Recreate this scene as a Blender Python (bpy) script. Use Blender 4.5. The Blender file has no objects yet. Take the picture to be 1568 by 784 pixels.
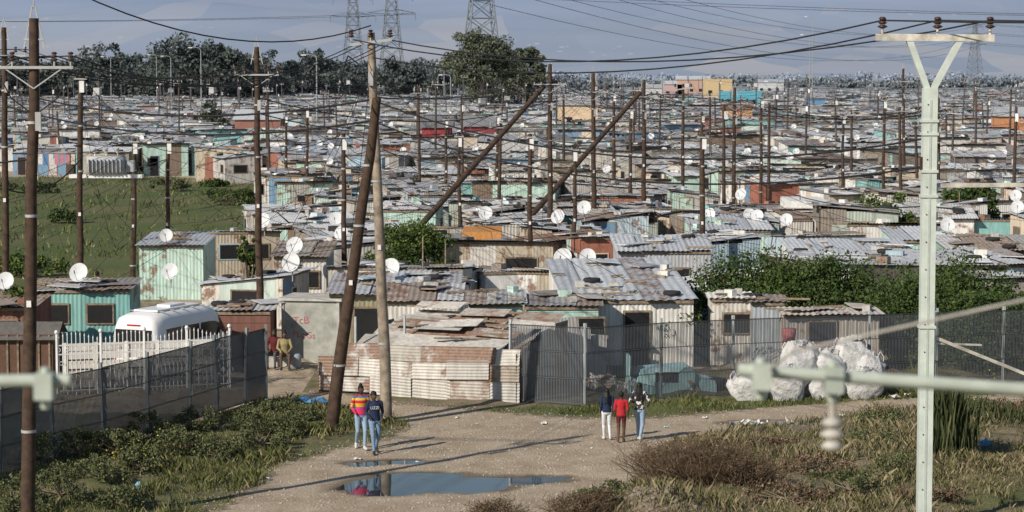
import bpy, math, random
import numpy as np
from mathutils import Vector, Matrix
R=random.Random(7); NR=np.random.RandomState(11)
# ------------------------------------------------------------ camera model
CH=10.0; F=3484.0; PIT=math.atan(282/3484.0); sp,cp=math.sin(PIT),math.cos(PIT)
def ray(u,v): return (u-784, F*cp-(v-392)*sp, F*sp+(v-392)*cp)   # x, forward, down
def G(u,v,z=0.0):
    x,f,d=ray(u,v); t=(CH-z)/d; return Vector((x*t,f*t,z))
def AT(u,v,y):
    x,f,d=ray(u,v); return Vector((x*y/f,y,CH-d*y/f))
scn=bpy.context.scene
COL=scn.collection
def link(o,parent=None):
    COL.objects.link(o)
    if parent: o.parent=parent
    return o
def empty(name,loc=(0,0,0),rz=0):
    e=bpy.data.objects.new(name,None); e.location=loc; e.rotation_euler=(0,0,rz); e.empty_display_size=.3
    return link(e)
# ------------------------------------------------------------ mesh builder
class MB:
    def __init__(s): s.v=[];s.f=[];s.m=[];s.a=[];s.s=[]
    def add(s,vs,fs,m=0,a=None,sm=False):
        n=len(s.v); s.v.extend([tuple(p) for p in vs]); a=R.random() if a is None else a
        for f in fs: s.f.append([i+n for i in f]); s.m.append(m); s.a.append(a); s.s.append(sm)
    def box(s,c,size,m=0,a=None,rz=0,M=None):
        hx,hy,hz=[k/2 for k in size]
        vs=[Vector((x,y,z)) for x in(-hx,hx) for y in(-hy,hy) for z in(-hz,hz)]
        T=Matrix.Translation(Vector(c))@(M if M else Matrix.Rotation(rz,4,'Z'))
        s.add([T@p for p in vs],[(0,1,3,2),(4,6,7,5),(0,4,5,1),(2,3,7,6),(0,2,6,4),(1,5,7,3)],m,a)
    def beam(s,p0,p1,w,h,m=0,a=None):
        p0=Vector(p0);p1=Vector(p1);d=p1-p0;q=d.to_track_quat('X','Z').to_matrix().to_4x4()
        s.box((p0+p1)/2,(d.length,w,h),m,a,M=q)
    def tube(s,p0,p1,r0,r1=None,n=8,m=0,a=None,sm=True,cap=True):
        r1=r0 if r1 is None else r1
        p0=Vector(p0);p1=Vector(p1);d=(p1-p0)
        if d.length<1e-6:return
        q=d.to_track_quat('Z','Y').to_matrix()
        vs=[]
        for p,r in((p0,r0),(p1,r1)):
            for i in range(n):
                t=2*math.pi*i/n; vs.append(p+q@Vector((r*math.cos(t),r*math.sin(t),0)))
        a=R.random() if a is None else a
        s.add(vs,[(i,(i+1)%n,n+(i+1)%n,n+i) for i in range(n)],m,a,sm)
        if cap: s.add(vs,[tuple(range(n))[::-1],tuple(range(n,2*n))],m,a,False)
    def path(s,pts,r,n=4,m=0,a=None):
        for i in range(len(pts)-1): s.tube(pts[i],pts[i+1],r,r,n,m,a,True,False)
    def sheet(s,o,U,V,pitch=.12,amp=.015,m=0,a=None,k=4):
        o=Vector(o);U=Vector(U);V=Vector(V);n=U.cross(V).normalized()
        N=max(2,int(V.length/pitch*k)); vs=[]
        for i in range(N+1):
            t=i/N; off=n*(amp*math.sin(t*V.length/pitch*2*math.pi))
            vs.append(o+V*t+off); vs.append(o+V*t+U+off)
        s.add(vs,[(2*i,2*i+1,2*i+3,2*i+2) for i in range(N)],m,a,True)
    def ring(s,c,R0,r,axis='Z',m=0,n=14,k=6,a=None):
        c=Vector(c);vs=[]
        for i in range(n):
            t=2*math.pi*i/n
            for j in range(k):
                q=2*math.pi*j/k;x=(R0+r*math.cos(q))*math.cos(t);y=(R0+r*math.cos(q))*math.sin(t);z=r*math.sin(q)
                vs.append(c+(Vector((x,y,z)) if axis=='Z' else Vector((x,z,y)) if axis=='Y' else Vector((z,x,y))))
        fs=[(i*k+j,((i+1)%n)*k+j,((i+1)%n)*k+(j+1)%k,i*k+(j+1)%k) for i in range(n) for j in range(k)]
        s.add(vs,fs,m,a,True)
    def loft(s,rings,n=14,m=0,a=None,pw=2.0,sm=True):
        vs=[];a=R.random() if a is None else a
        for c,rx,ry in rings:
            for i in range(n):
                t=2*math.pi*i/n;cx,sx=math.cos(t),math.sin(t)
                vs.append((c[0]+rx*math.copysign(abs(cx)**(2/pw),cx),c[1]+ry*math.copysign(abs(sx)**(2/pw),sx),c[2]))
        L=len(rings)
        fs=[(k*n+i,k*n+(i+1)%n,(k+1)*n+(i+1)%n,(k+1)*n+i) for k in range(L-1) for i in range(n)]
        fs+= [tuple(range(n))[::-1],tuple(range((L-1)*n,L*n))]
        s.add(vs,fs,m,a,sm)
    def mesh(s,name,mats):
        me=bpy.data.meshes.new(name); me.from_pydata(s.v,[],s.f)
        for mt in mats: me.materials.append(mt)
        me.polygons.foreach_set('material_index',s.m); me.polygons.foreach_set('use_smooth',s.s)
        at=me.attributes.new('pv','FLOAT','FACE'); at.data.foreach_set('value',s.a)
        me.update(); return me
    def obj(s,name,mats,loc=(0,0,0),rz=0,parent=None):
        o=bpy.data.objects.new(name,s.mesh(name,mats)); o.location=loc;o.rotation_euler=(0,0,rz); return link(o,parent)
# ------------------------------------------------------------ materials
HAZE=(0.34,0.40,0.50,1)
class NT:
    def __init__(s,name):
        s.mat=bpy.data.materials.new(name); s.mat.use_nodes=True; s.t=s.mat.node_tree; s.n=s.t.nodes
        s.b=s.n['Principled BSDF']; s.b.inputs['Roughness'].default_value=.8
        s.b.inputs['Specular IOR Level'].default_value=.3
    def new(s,t,**k):
        x=s.n.new(t)
        for a,b in k.items(): setattr(x,a,b)
        return x
    def L(s,a,b): s.t.links.new(a,b)
    def val(s,x,inp):
        if hasattr(x,'links'): s.L(x,inp)
        else: inp.default_value=x
    def math(s,op,a,b=0.0,c=None):
        x=s.new('ShaderNodeMath',operation=op); s.val(a,x.inputs[0]); s.val(b,x.inputs[1])
        if c is not None: s.val(c,x.inputs[2])
        return x.outputs[0]
    def pos(s): return s.new('ShaderNodeNewGeometry').outputs['Position']
    def objc(s): return s.new('ShaderNodeTexCoord').outputs['Object']
    def noise(s,scale,vec=None,detail=4,rough=.6):
        x=s.new('ShaderNodeTexNoise'); x.inputs['Scale'].default_value=scale; x.inputs['Detail'].default_value=detail; x.inputs['Roughness'].default_value=rough
        s.L(vec if vec is not None else s.pos(),x.inputs['Vector']); return x.outputs['Fac']
    def scalevec(s,vec,sc):
        x=s.new('ShaderNodeVectorMath',operation='MULTIPLY'); s.L(vec,x.inputs[0]); x.inputs[1].default_value=sc; return x.outputs[0]
    def ramp(s,fac,stops,const=False):
        x=s.new('ShaderNodeValToRGB'); e=x.color_ramp.elements
        if const: x.color_ramp.interpolation='CONSTANT'
        while len(e)<len(stops): e.new(.5)
        for i,(p,c) in enumerate(stops): e[i].position=p; e[i].color=(c[0],c[1],c[2],1)
        s.L(fac,x.inputs[0]); return x.outputs[0]
    def mix(s,f,a,b,mode='MIX'):
        x=s.new('ShaderNodeMix',data_type='RGBA',blend_type=mode)
        s.val(f,x.inputs[0])
        for q,i in((a,6),(b,7)):
            if hasattr(q,'links'): s.L(q,x.inputs[i])
            else: x.inputs[i].default_value=(q[0],q[1],q[2],1)
        return x.outputs[2]
    def mr(s,v,a,b,c=0.0,d=1.0):
        x=s.new('ShaderNodeMapRange'); s.L(v,x.inputs[0])
        for i,k in enumerate((a,b,c,d)): x.inputs[i+1].default_value=k
        return x.outputs[0]
    def haze(s,col,y0=150,y1=1300,mx=.58):  # aerial haze painted into base colour, growing with world Y; no volume
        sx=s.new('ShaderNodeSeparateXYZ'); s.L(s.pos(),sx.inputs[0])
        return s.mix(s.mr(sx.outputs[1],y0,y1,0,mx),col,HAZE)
    def bump(s,h,dist=.02,st=.6):
        x=s.new('ShaderNodeBump'); x.inputs['Distance'].default_value=dist; x.inputs['Strength'].default_value=st
        s.L(h,x.inputs['Height']); s.L(x.outputs[0],s.b.inputs['Normal'])
    def col(s,c): s.val(c if hasattr(c,'links') else (c[0],c[1],c[2],1),s.b.inputs['Base Color'])
    def attr(s,n): return s.new('ShaderNodeAttribute',attribute_name=n).outputs['Fac']
def plain(name,c,rough=.8,metal=0,var=.25,scale=6,bump=0,haze=False):
    m=NT(name); n=m.noise(scale)
    k=m.mr(n,.3,.7,1-var,1+var*.6)
    cc=m.new('ShaderNodeCombineXYZ'); [m.L(k,cc.inputs[i]) for i in range(3)]
    q=m.mix(1.0,c,cc.outputs[0],'MULTIPLY')
    if haze: q=m.haze(q)
    m.col(q); m.b.inputs['Roughness'].default_value=rough; m.b.inputs['Metallic'].default_value=metal
    if bump: m.bump(m.noise(scale*5),bump)
    return m.mat
def palette_mat(name,pal,rough=.6,metal=0.0,rust=.5,useobj=True,haze=True,bump=None,off=0.0,rs=1.7):
    m=NT(name)
    f=m.attr('pv')
    if useobj:
        oi=m.new('ShaderNodeObjectInfo').outputs['Random']
        f=m.math('FRACT',m.math('ADD',m.math('MULTIPLY',f,.28 if useobj=='soft' else 1.0),m.math('ADD',m.math('MULTIPLY',oi,7.31),off)))
    N=len(pal); c=m.ramp(f,[(i/N,p) for i,p in enumerate(pal)],True)
    p=m.pos()
    streak=m.noise(1.0,m.scalevec(p,(5,5,.8)),4,.7)
    g=m.mr(streak,.3,.7,.66,1.14); cc=m.new('ShaderNodeCombineXYZ'); [m.L(g,cc.inputs[i]) for i in range(3)]
    c=m.mix(1.0,c,cc.outputs[0],'MULTIPLY')
    rn=m.noise(rs,p,5,.7); r2=m.noise(9,p,3,.7)
    th=m.math('ADD',rn,m.math('MULTIPLY',m.math('SUBTRACT',m.attr('pv'),.5),.30))
    rm=m.mr(th,.68-rust*.22,.76-rust*.2)
    rc=m.ramp(r2,[(.3,(.10,.052,.034)),(.6,(.22,.115,.070)),(.8,(.32,.21,.14))])
    c=m.mix(m.math('MULTIPLY',rm,.85),c,rc)
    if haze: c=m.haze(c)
    m.col(c); m.b.inputs['Roughness'].default_value=rough
    if metal: m.L(m.mr(rm,0,1,metal,0),m.b.inputs['Metallic'])
    return m.mat
WALLPAL=[(.56,.54,.51),(.38,.37,.35),(.44,.60,.54),(.20,.15,.11),(.68,.66,.63),(.36,.46,.53),(.45,.40,.32),(.24,.46,.46),(.72,.72,.71),(.15,.13,.12),
 (.56,.48,.39),(.40,.45,.40),(.26,.23,.20),(.54,.64,.60),(.34,.14,.10),(.62,.60,.56),(.16,.27,.40),(.58,.51,.40),(.33,.31,.29),(.74,.74,.74),(.50,.50,.50),(.46,.56,.63),(.62,.60,.57),(.45,.43,.41)]
ROOFPAL=[(.60,.62,.65),(.46,.48,.50),(.30,.30,.30),(.68,.70,.72),(.34,.27,.22),(.53,.54,.55),(.22,.21,.21),(.74,.75,.77),(.42,.42,.43),(.29,.20,.15),(.56,.55,.52),(.80,.81,.82),(.50,.52,.55),(.38,.36,.34),(.62,.64,.66),(.66,.68,.70)]  # zinc greys lightened to bake the roofs' bright specular sheen into albedo
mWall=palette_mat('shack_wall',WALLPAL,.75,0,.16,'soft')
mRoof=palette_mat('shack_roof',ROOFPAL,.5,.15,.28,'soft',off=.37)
mDark=plain('dark_opening',(.012,.012,.014),.6)
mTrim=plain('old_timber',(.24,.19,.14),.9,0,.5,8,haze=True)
mJunk=plain('tyre_rubber',(.03,.03,.032),.9)
mWhite=plain('white_enamel',(.72,.73,.74),.5,0,.12,4)
mDish=plain('dish_enamel',(.58,.60,.63),.6,0,.15,6)
mLnb=plain('dish_arm_grey',(.30,.31,.32),.6)
mRustSheet=palette_mat('rusty_corrugated_iron',[(.44,.43,.41),(.50,.48,.45),(.37,.35,.32),(.55,.53,.50),(.41,.38,.35),(.33,.29,.25),(.47,.46,.44)],.6,.1,.62,False,False,rs=.9)
mMint=palette_mat('mint_painted_boards',[(.44,.62,.56),(.50,.66,.60),(.46,.64,.58)],.7,0,.15,False,False)
mTeal=palette_mat('teal_painted_sheet',[(.20,.42,.41),(.24,.47,.44)],.7,0,.1,False,False)
mWhitew=palette_mat('whitewashed_boards',[(.66,.64,.60),(.72,.71,.68),(.58,.56,.52)],.8,0,.15,False,False)
mBeige=palette_mat('beige_sheet',[(.52,.47,.42),(.44,.40,.36),(.48,.46,.44)],.8,0,.25,False,False)
mBrickw=palette_mat('red_brick_wall',[(.24,.12,.09),(.20,.10,.08)],.9,0,.1,False,False)
mGreyBl=palette_mat('grey_blue_sheet',[(.36,.40,.44),(.42,.44,.47)],.7,0,.2,False,False)
mWood=plain('creosote_pole_wood',(.070,.045,.032),.85,0,.5,5,.01)
mWoodG=plain('weathered_pole_wood',(.30,.25,.20),.9,0,.5,4,.01)
mSteel=plain('galvanised_steel',(.42,.43,.44),.5,.2,.15,4)
mGreenSteel=plain('pale_green_painted_steel',(.54,.60,.56),.5,0,.16,2.5)
mPorc=plain('brown_porcelain',(.06,.03,.025),.3)
mPorcG=plain('grey_porcelain',(.42,.40,.37),.4)
mWire=plain('cable',(.022,.022,.025),.6)
mConc=plain('concrete',(.46,.45,.42),.9,0,.3,3,.005)
mFence=plain('fence_mesh_steel',(.105,.115,.13),.6,.2,.2,2)
mPost=plain('fence_post_steel',(.46,.50,.51),.6,.1,.15,4)
# ------------------------------------------------------------ world / sun
w=bpy.data.worlds.new('World'); scn.world=w; w.use_nodes=True
sky=w.node_tree.nodes.new('ShaderNodeTexSky'); sky.sky_type='NISHITA'; sky.sun_disc=False
SX,SY,EL=.68,.73,math.radians(32)
sky.sun_elevation=EL; sky.sun_rotation=math.atan2(-SX,-SY)%(2*math.pi); sky.air_density=1.1; sky.dust_density=.3
bg=w.node_tree.nodes['Background']; bg.inputs[1].default_value=.08
w.node_tree.links.new(sky.outputs[0],bg.inputs[0])
sl=bpy.data.lights.new('sun','SUN'); sl.energy=5.0; sl.angle=math.radians(.5); sl.color=(1,.90,.76)
so=link(bpy.data.objects.new('sun',sl)); n=math.hypot(SX,SY)
so.rotation_euler=Vector((SX/n*math.cos(EL),SY/n*math.cos(EL),-math.sin(EL))).to_track_quat('-Z','Y').to_euler(); so.location=(-30,-30,60)
scn.view_settings.view_transform='Standard'; scn.view_settings.look='None'; scn.view_settings.exposure=0
cam=bpy.data.cameras.new('camera'); cam.lens=80; cam.sensor_width=36; cam.clip_end=40000; cam.clip_start=.5
co=link(bpy.data.objects.new('camera',cam)); co.location=(0,0,CH); co.rotation_euler=(math.pi/2-PIT,0,0); scn.camera=co
cam.dof.use_dof=True; cam.dof.focus_distance=70; cam.dof.aperture_fstop=3.2
# ------------------------------------------------------------ numpy helpers
def inpoly(px,py,poly):
    px=np.asarray(px,float);py=np.asarray(py,float);r=np.zeros(px.shape,bool);n=len(poly);j=n-1
    for i in range(n):
        xi,yi=poly[i][0],poly[i][1];xj,yj=poly[j][0],poly[j][1]
        c=((yi>py)!=(yj>py))&(px<(xj-xi)*(py-yi)/((yj-yi) if yj!=yi else 1e-9)+xi); r^=c; j=i
    return r
def pdist(px,py,poly):
    d=np.full(np.shape(px),1e9);n=len(poly)
    for i in range(n):
        a=poly[i];b=poly[(i+1)%n];dx,dy=b[0]-a[0],b[1]-a[1];L=dx*dx+dy*dy+1e-9
        t=np.clip(((px-a[0])*dx+(py-a[1])*dy)/L,0,1); d=np.minimum(d,np.hypot(px-a[0]-t*dx,py-a[1]-t*dy))
    return np.where(inpoly(px,py,poly),d,-d)
_ph=NR.rand(40,3)*6.28; _dr=NR.randn(40,2)
def snoise(x,y,s=1.0,o=6,k0=0):
    r=0;amp=1;tot=0
    for i in range(o):
        a=_dr[(i*2+k0)%40];b=_dr[(i*2+1+k0)%40];q=s*1.8**i
        r=r+amp*(np.sin(q*(a[0]*x+a[1]*y)+_ph[(i+k0)%40,0])*np.sin(q*(b[0]*x+b[1]*y)+_ph[(i+k0)%40,1])); tot+=amp; amp*=.6
    return r/tot*1.6
def W(pts): return [tuple(G(u,v)[:2]) for u,v in pts]
road=W([(250,830),(385,748),(425,712),(520,688),(600,670),(625,655),(600,636),(540,622),(470,613),(412,614),(405,600),(520,603),(600,618),(700,626),(790,634),(880,642),(1000,641),(1100,632),(1200,622),(1300,616),(1400,610),(1650,598),(1650,616),(1400,628),(1240,642),(1150,656),(1060,672),(1010,694),(965,735),(940,775),(910,830)])
def puddle(x,y):
    r=np.full(np.shape(x),-9.)
    for (u,v,a,b) in[(600,742,1.35,1.25),(690,741,1.6,1.05),(775,735,1.6,.6),(585,752,.8,.55),(560,709,.7,.42),(610,706,.75,.35),(1190,647,1.6,.6),(650,727,1.2,.5),(835,730,.7,.3)]:
        p=G(u,v); r=np.maximum(r,1-np.hypot((x-p.x)/a,(y-p.y)/b))
    return r+snoise(x,y,2.2,4,3)*.16
# ------------------------------------------------------------ ground
def axis(parts):
    a=[]
    for s,e,st in parts: a+=list(np.arange(s,e,st))
    return a
ys=np.array(axis([(-60,40,20),(40,84,.2),(84,130,1.5),(130,300,10),(300,1000,50),(1000,7000,500),(7000,16001,1500)]))
xs=np.array(axis([(-9000,-1000,1000),(-1000,-100,100),(-100,-22,3),(-22,24,.2),(24,100,3),(100,1000,100),(1000,9001,1000)]))
X,Y=np.meshgrid(xs,ys); dr=pdist(X,Y,road)
near=(np.abs(X)<26)&(Y>38)&(Y<90)
pd=puddle(X,Y)
Z=np.where(near,snoise(X,Y,.9,5)*.02,0)
Z=np.where(near,Z-np.clip(pd+.08,0,.35)*.22,Z)
off=np.clip(-dr,0,3)/3
Z=np.where(near,Z+off*(.05+.10*snoise(X,Y,1.3,4,7)),Z)
hp=G(1000,782); Z+=.55*np.exp(-(((X-hp.x)/1.1)**2+((Y-hp.y)/.8)**2))
hp2=G(1230,700); Z+=.25*np.exp(-(((X-hp2.x)/5)**2+((Y-hp2.y)/2.5)**2))
def gz(x,y):
    x=np.asarray(x,float);y=np.asarray(y,float)
    i=np.clip(np.searchsorted(ys,y)-1,0,len(ys)-2);j=np.clip(np.searchsorted(xs,x)-1,0,len(xs)-2)
    tx=(x-xs[j])/(xs[j+1]-xs[j]);ty=(y-ys[i])/(ys[i+1]-ys[i])
    return Z[i,j]*(1-tx)*(1-ty)+Z[i,j+1]*tx*(1-ty)+Z[i+1,j]*(1-tx)*ty+Z[i+1,j+1]*tx*ty
def npmesh(name,co,faces,mats,k=4,smooth=False):
    me=bpy.data.meshes.new(name); nv=len(co);nf=len(faces)
    me.vertices.add(nv);me.vertices.foreach_set('co',np.asarray(co,np.float32).ravel())
    me.loops.add(nf*k);me.loops.foreach_set('vertex_index',np.asarray(faces,np.int32).ravel())
    me.polygons.add(nf);me.polygons.foreach_set('loop_start',np.arange(0,nf*k,k,dtype=np.int32));me.polygons.foreach_set('loop_total',np.full(nf,k,np.int32))
    for m in mats: me.materials.append(m)
    me.update(calc_edges=True)
    if smooth: me.polygons.foreach_set('use_smooth',np.ones(nf,bool))
    return me
def gridfaces(ny,nx):
    i,j=np.meshgrid(np.arange(ny-1),np.arange(nx-1),indexing='ij');a=i*nx+j
    return np.stack([a,a+1,a+nx+1,a+nx],-1).reshape(-1,4)
field=W([(-300,515),(195,515),(225,445),(330,432),(400,402),(445,335),(400,285),(240,272),(30,270),(-300,268)])
gm=NT('ground_soil')
p=gm.pos(); rd=gm.attr('road'); gr=gm.attr('green'); wet=gm.attr('wet')
n1=gm.noise(.9,p,6,.65); n2=gm.noise(14,p,5,.7)
dirt=gm.ramp(n1,[(.3,(.29,.225,.16)),(.5,(.38,.31,.23)),(.7,(.46,.39,.305))])
vv=gm.new('ShaderNodeTexVoronoi'); vv.inputs['Scale'].default_value=16; gm.L(p,vv.inputs['Vector'])
peb=gm.ramp(vv.outputs['Color'],[(.0,(.78,.78,.78)),(.6,(1,1,1)),(1,(1.18,1.16,1.12))])
dirt=gm.mix(.8,dirt,peb,'MULTIPLY')
dirt=gm.mix(gm.mr(wet,-.35,.0,0,.75),dirt,(.085,.066,.046))
gs=gm.ramp(n2,[(.3,(.045,.05,.02)),(.5,(.095,.10,.04)),(.7,(.18,.155,.08))])
gd=gm.ramp(n2,[(.3,(.13,.10,.07)),(.7,(.27,.22,.155))])
gs=gm.mix(gm.mr(n1,.40,.58),gs,gd)
big=gm.noise(.10,p,5,.65)
lawn=gm.ramp(gm.noise(4,p,6,.75),[(.3,(.04,.062,.018)),(.6,(.09,.12,.035)),(.8,(.17,.165,.07))])
lawn=gm.mix(gm.mr(big,.42,.62,0,.65),lawn,(.15,.13,.065))
gs=gm.mix(gr,gs,lawn)
mask=gm.mr(gm.math('ADD',rd,gm.math('MULTIPLY',gm.math('SUBTRACT',gm.noise(2.5,p,6,.7),.5),2.3)),-.15,.15)
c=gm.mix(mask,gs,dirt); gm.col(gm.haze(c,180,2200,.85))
gm.b.inputs['Roughness'].default_value=.95
gm.bump(gm.math('ADD',n2,gm.math('MULTIPLY',vv.outputs['Distance'],.6)),.035,.7)
co_=np.stack([X,Y,Z],-1).reshape(-1,3)
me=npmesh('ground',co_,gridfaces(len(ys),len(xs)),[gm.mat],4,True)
inf=pdist(X,Y,field); lw=G(1560,760)
green=np.clip(inf/3+.5,0,1); green=np.maximum(green,np.clip(1.3-np.hypot((X-lw.x)/3,(Y-lw.y)/2.6),0,1))
sg=W([(400,640),(800,625),(1400,600),(1700,590),(1700,605),(1300,615),(1100,630),(950,640),(800,632),(640,640)]); green=np.maximum(green,np.clip(pdist(X,Y,sg)*2+.6,0,1))
lt=W([(-100,830),(250,830),(430,705),(620,668),(600,640),(400,620),(300,660),(-100,760)]); green=np.maximum(green,np.clip(pdist(X,Y,lt)+.1,0,.6))
green=np.maximum(green,np.where(Y>900,.8,0))
rdv=np.clip(dr,-3,3)
inset=(Y>76)&(Y<930)&(inf<0); rdv=np.where(inset,np.clip((Y-76)/4,-1,1)*1.2,rdv); rdv=np.where(inf>-1,-np.clip(inf,0,3),rdv)
rdv=np.where((Y>66)&(Y<80)&(X<-6.5)&(X>-16),.2,rdv)
for nm,ar in(('road',rdv),('green',green),('wet',np.clip(pd,-1,1))):
    at=me.attributes.new(nm,'FLOAT','POINT');at.data.foreach_set('value',ar.astype(np.float32).ravel())
link(bpy.data.objects.new('ground',me))
wm=NT('puddle_water'); wm.col((.03,.035,.04)); wm.b.inputs['Roughness'].default_value=.03; wm.b.inputs['Specular IOR Level'].default_value=.9
wm.bump(wm.noise(2.5),.004,.15)
for (u,v,a,b) in((690,738,4.6,2.7),(585,707,2.0,1.0),(1190,648,2.2,1.0)):
    q=G(u,v); zz=-.030
    m=MB(); k=24; m.add([(a*math.cos(t*6.2832/k),b*math.sin(t*6.2832/k),0) for t in range(k)],[tuple(range(k))],0)
    m.obj('rain_puddle',[wm.mat],(q.x,q.y,zz))
# ------------------------------------------------------------ mountain
my=np.linspace(5600,17000,120);mx=np.linspace(-9000,9000,160);MX,MY=np.meshgrid(mx,my)
t=np.clip((MY-5600)/9400,0,1.2); MZ=1500*t**1.75*(1+.10*snoise(MX/1000,MY/1000,.5,4,4))+28*np.clip(t*6,0,1)*snoise(MX/1000,MY/1000,1.1,4,9)
MZ=np.where(t<=0,-2,MZ)
mm=NT('hazy_mountain'); p=mm.pos()
v1=mm.new('ShaderNodeTexVoronoi'); v1.inputs['Scale'].default_value=.0032; mm.L(mm.scalevec(p,(1,.38,0)),v1.inputs['Vector'])
fc=mm.ramp(v1.outputs['Color'],[(0,(.245,.30,.395)),(.45,(.275,.33,.42)),(.7,(.32,.355,.42)),(1,(.40,.41,.44))])  # field colours tinted blue-grey to carry the air haze over the slope
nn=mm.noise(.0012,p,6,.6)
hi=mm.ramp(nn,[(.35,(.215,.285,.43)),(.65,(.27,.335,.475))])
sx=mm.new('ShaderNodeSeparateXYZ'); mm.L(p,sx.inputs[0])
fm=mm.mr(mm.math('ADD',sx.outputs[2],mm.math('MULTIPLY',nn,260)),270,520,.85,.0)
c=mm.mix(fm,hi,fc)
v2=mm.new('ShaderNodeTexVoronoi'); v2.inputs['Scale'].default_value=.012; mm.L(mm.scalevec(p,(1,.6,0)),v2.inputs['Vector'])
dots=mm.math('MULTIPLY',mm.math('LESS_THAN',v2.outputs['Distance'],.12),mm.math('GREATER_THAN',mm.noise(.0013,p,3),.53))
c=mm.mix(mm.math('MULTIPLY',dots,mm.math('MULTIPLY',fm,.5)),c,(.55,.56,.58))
mm.col(c); mm.b.inputs['Roughness'].default_value=1; mm.b.inputs['Specular IOR Level'].default_value=0
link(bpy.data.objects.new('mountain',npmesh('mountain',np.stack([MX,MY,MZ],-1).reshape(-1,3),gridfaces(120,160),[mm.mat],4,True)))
# ------------------------------------------------------------ foliage
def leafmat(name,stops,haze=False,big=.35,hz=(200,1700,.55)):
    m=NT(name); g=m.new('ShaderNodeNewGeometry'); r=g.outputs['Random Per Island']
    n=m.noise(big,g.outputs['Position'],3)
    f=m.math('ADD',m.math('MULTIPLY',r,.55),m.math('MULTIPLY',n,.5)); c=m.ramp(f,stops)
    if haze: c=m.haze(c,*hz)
    m.col(c); m.b.inputs['Roughness'].default_value=.65; m.b.inputs['Specular IOR Level'].default_value=.2
    return m.mat
lfG=leafmat('green_leaves',[(.2,(.025,.045,.012)),(.5,(.06,.095,.022)),(.85,(.13,.175,.045))])
lfD=leafmat('dark_hedge_leaves',[(.2,(.02,.035,.012)),(.5,(.045,.075,.02)),(.85,(.09,.135,.035))])
lfW=leafmat('weed_leaves',[(.2,(.035,.045,.022)),(.5,(.08,.095,.042)),(.75,(.14,.155,.07)),(.95,(.26,.24,.13))])
lfB=leafmat('dry_leaves',[(.2,(.05,.035,.022)),(.5,(.13,.09,.058)),(.85,(.24,.18,.12))])
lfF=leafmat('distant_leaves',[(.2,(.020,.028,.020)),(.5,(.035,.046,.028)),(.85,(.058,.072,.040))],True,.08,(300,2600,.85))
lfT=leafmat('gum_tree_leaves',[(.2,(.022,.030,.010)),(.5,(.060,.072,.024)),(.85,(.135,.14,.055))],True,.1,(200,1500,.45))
mGrass=leafmat('grass_blades',[(.2,(.04,.055,.018)),(.5,(.09,.11,.035)),(.7,(.16,.165,.06)),(.95,(.34,.29,.16))])
mDryG=leafmat('dry_grass_blades',[(.2,(.08,.07,.038)),(.5,(.19,.16,.09)),(.95,(.38,.32,.21))])
mReed=leafmat('reed_blades',[(.2,(.03,.045,.018)),(.6,(.07,.085,.035)),(.95,(.15,.14,.07))])
mFlow=plain('yellow_flowers',(.55,.42,.04),.7)
def leaves(pts,size,mats,name,parent=None,asp=.55):
    N=len(pts); a=NR.randn(N,3); a/=np.linalg.norm(a,axis=1)[:,None]; b=NR.randn(N,3); b-=a*(a*b).sum(1)[:,None]; b/=np.linalg.norm(b,axis=1)[:,None]
    s=(np.asarray(size)*(.6+.8*NR.rand(N)))[:,None]
    co=np.stack([pts-a*s,pts-b*s*asp,pts+a*s,pts+b*s*asp],1).reshape(-1,3)
    me=npmesh(name,co,np.arange(4*N).reshape(-1,4),mats)
    return link(bpy.data.objects.new(name,me),parent)
def clumps(rx,ry,rz,zc,K,n,cr,seed=0,top=True):
    c=NR.randn(K,3); c/=np.linalg.norm(c,axis=1)[:,None]; c*=(.55+.45*NR.rand(K)**.5)[:,None]
    if top: c[:,2]=np.where(c[:,2]<-.55,-c[:,2],c[:,2])
    c*= (1+.16*NR.randn(K,1)); c=c*[rx,ry,rz]+[0,0,zc]
    out=[]
    for i in range(K):
        r=cr*(.5+.9*NR.rand()); q=NR.randn(n,3); q/=np.linalg.norm(q,axis=1)[:,None]; q*=(NR.rand(n)**.45)[:,None]*r; q[:,2]*=.75
        out.append(c[i]+q)
    return c,np.concatenate(out)
def bush(name,loc,rx,ry,h,mat,K=60,n=160,leaf=.07,cr=None,zfrac=.5,trunk_h=None,top=True):
    e=empty(name,loc); cr=cr or .28*min(rx,h)
    c,pts=clumps(rx,ry,h*(1-zfrac),h*zfrac,K,n,cr,0,top)
    pts=pts[pts[:,2]>.03]
    leaves(pts,leaf,[mat],'foliage',e)
    m=MB(); th=h*zfrac if trunk_h is None else trunk_h; R0=.05*h+.03
    m.tube((0,0,-.1),(.05,0,th*.6),R0*.6,R0*.45,7)
    for i in range(min(K,16)): 
        q=Vector(c[i]); mid=Vector((0.05,0,th*.55)).lerp(q,.5)+Vector((0,0,-.06*h)); m.tube((.05,0,th*.5),mid,R0*.3,R0*.18,5); m.tube(mid,q,R0*.18,R0*.06,5)
    m.obj('branches',[mTrim],parent=e)
    return e
def bushpx(name,u0,u1,vt,h,mat,dep=.8,**k):
    vb=(vt-110)/(1-.1*h)+110
    s=(vb-110)/10; rx=(u1-u0)/2/s; p=G((u0+u1)/2,vb); return bush(name,(p.x,p.y+rx*dep*.5,0),rx,rx*dep,h,mat,**k)
bushpx('leafy_bush',562,692,352,3.4,lfG,K=110,n=170,leaf=.065)
bushpx('leafy_bush',945,1065,447,2.5,lfG,K=70,n=150,top=False,leaf=.055)
bushpx('hedge_bush',1075,1250,400,3.1,lfD,.7,K=130,n=190,cr=.75,leaf=.06,top=False)
bushpx('hedge_bush',1190,1365,404,3.1,lfD,.7,K=130,n=190,cr=.75,leaf=.06,top=False)
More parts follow.
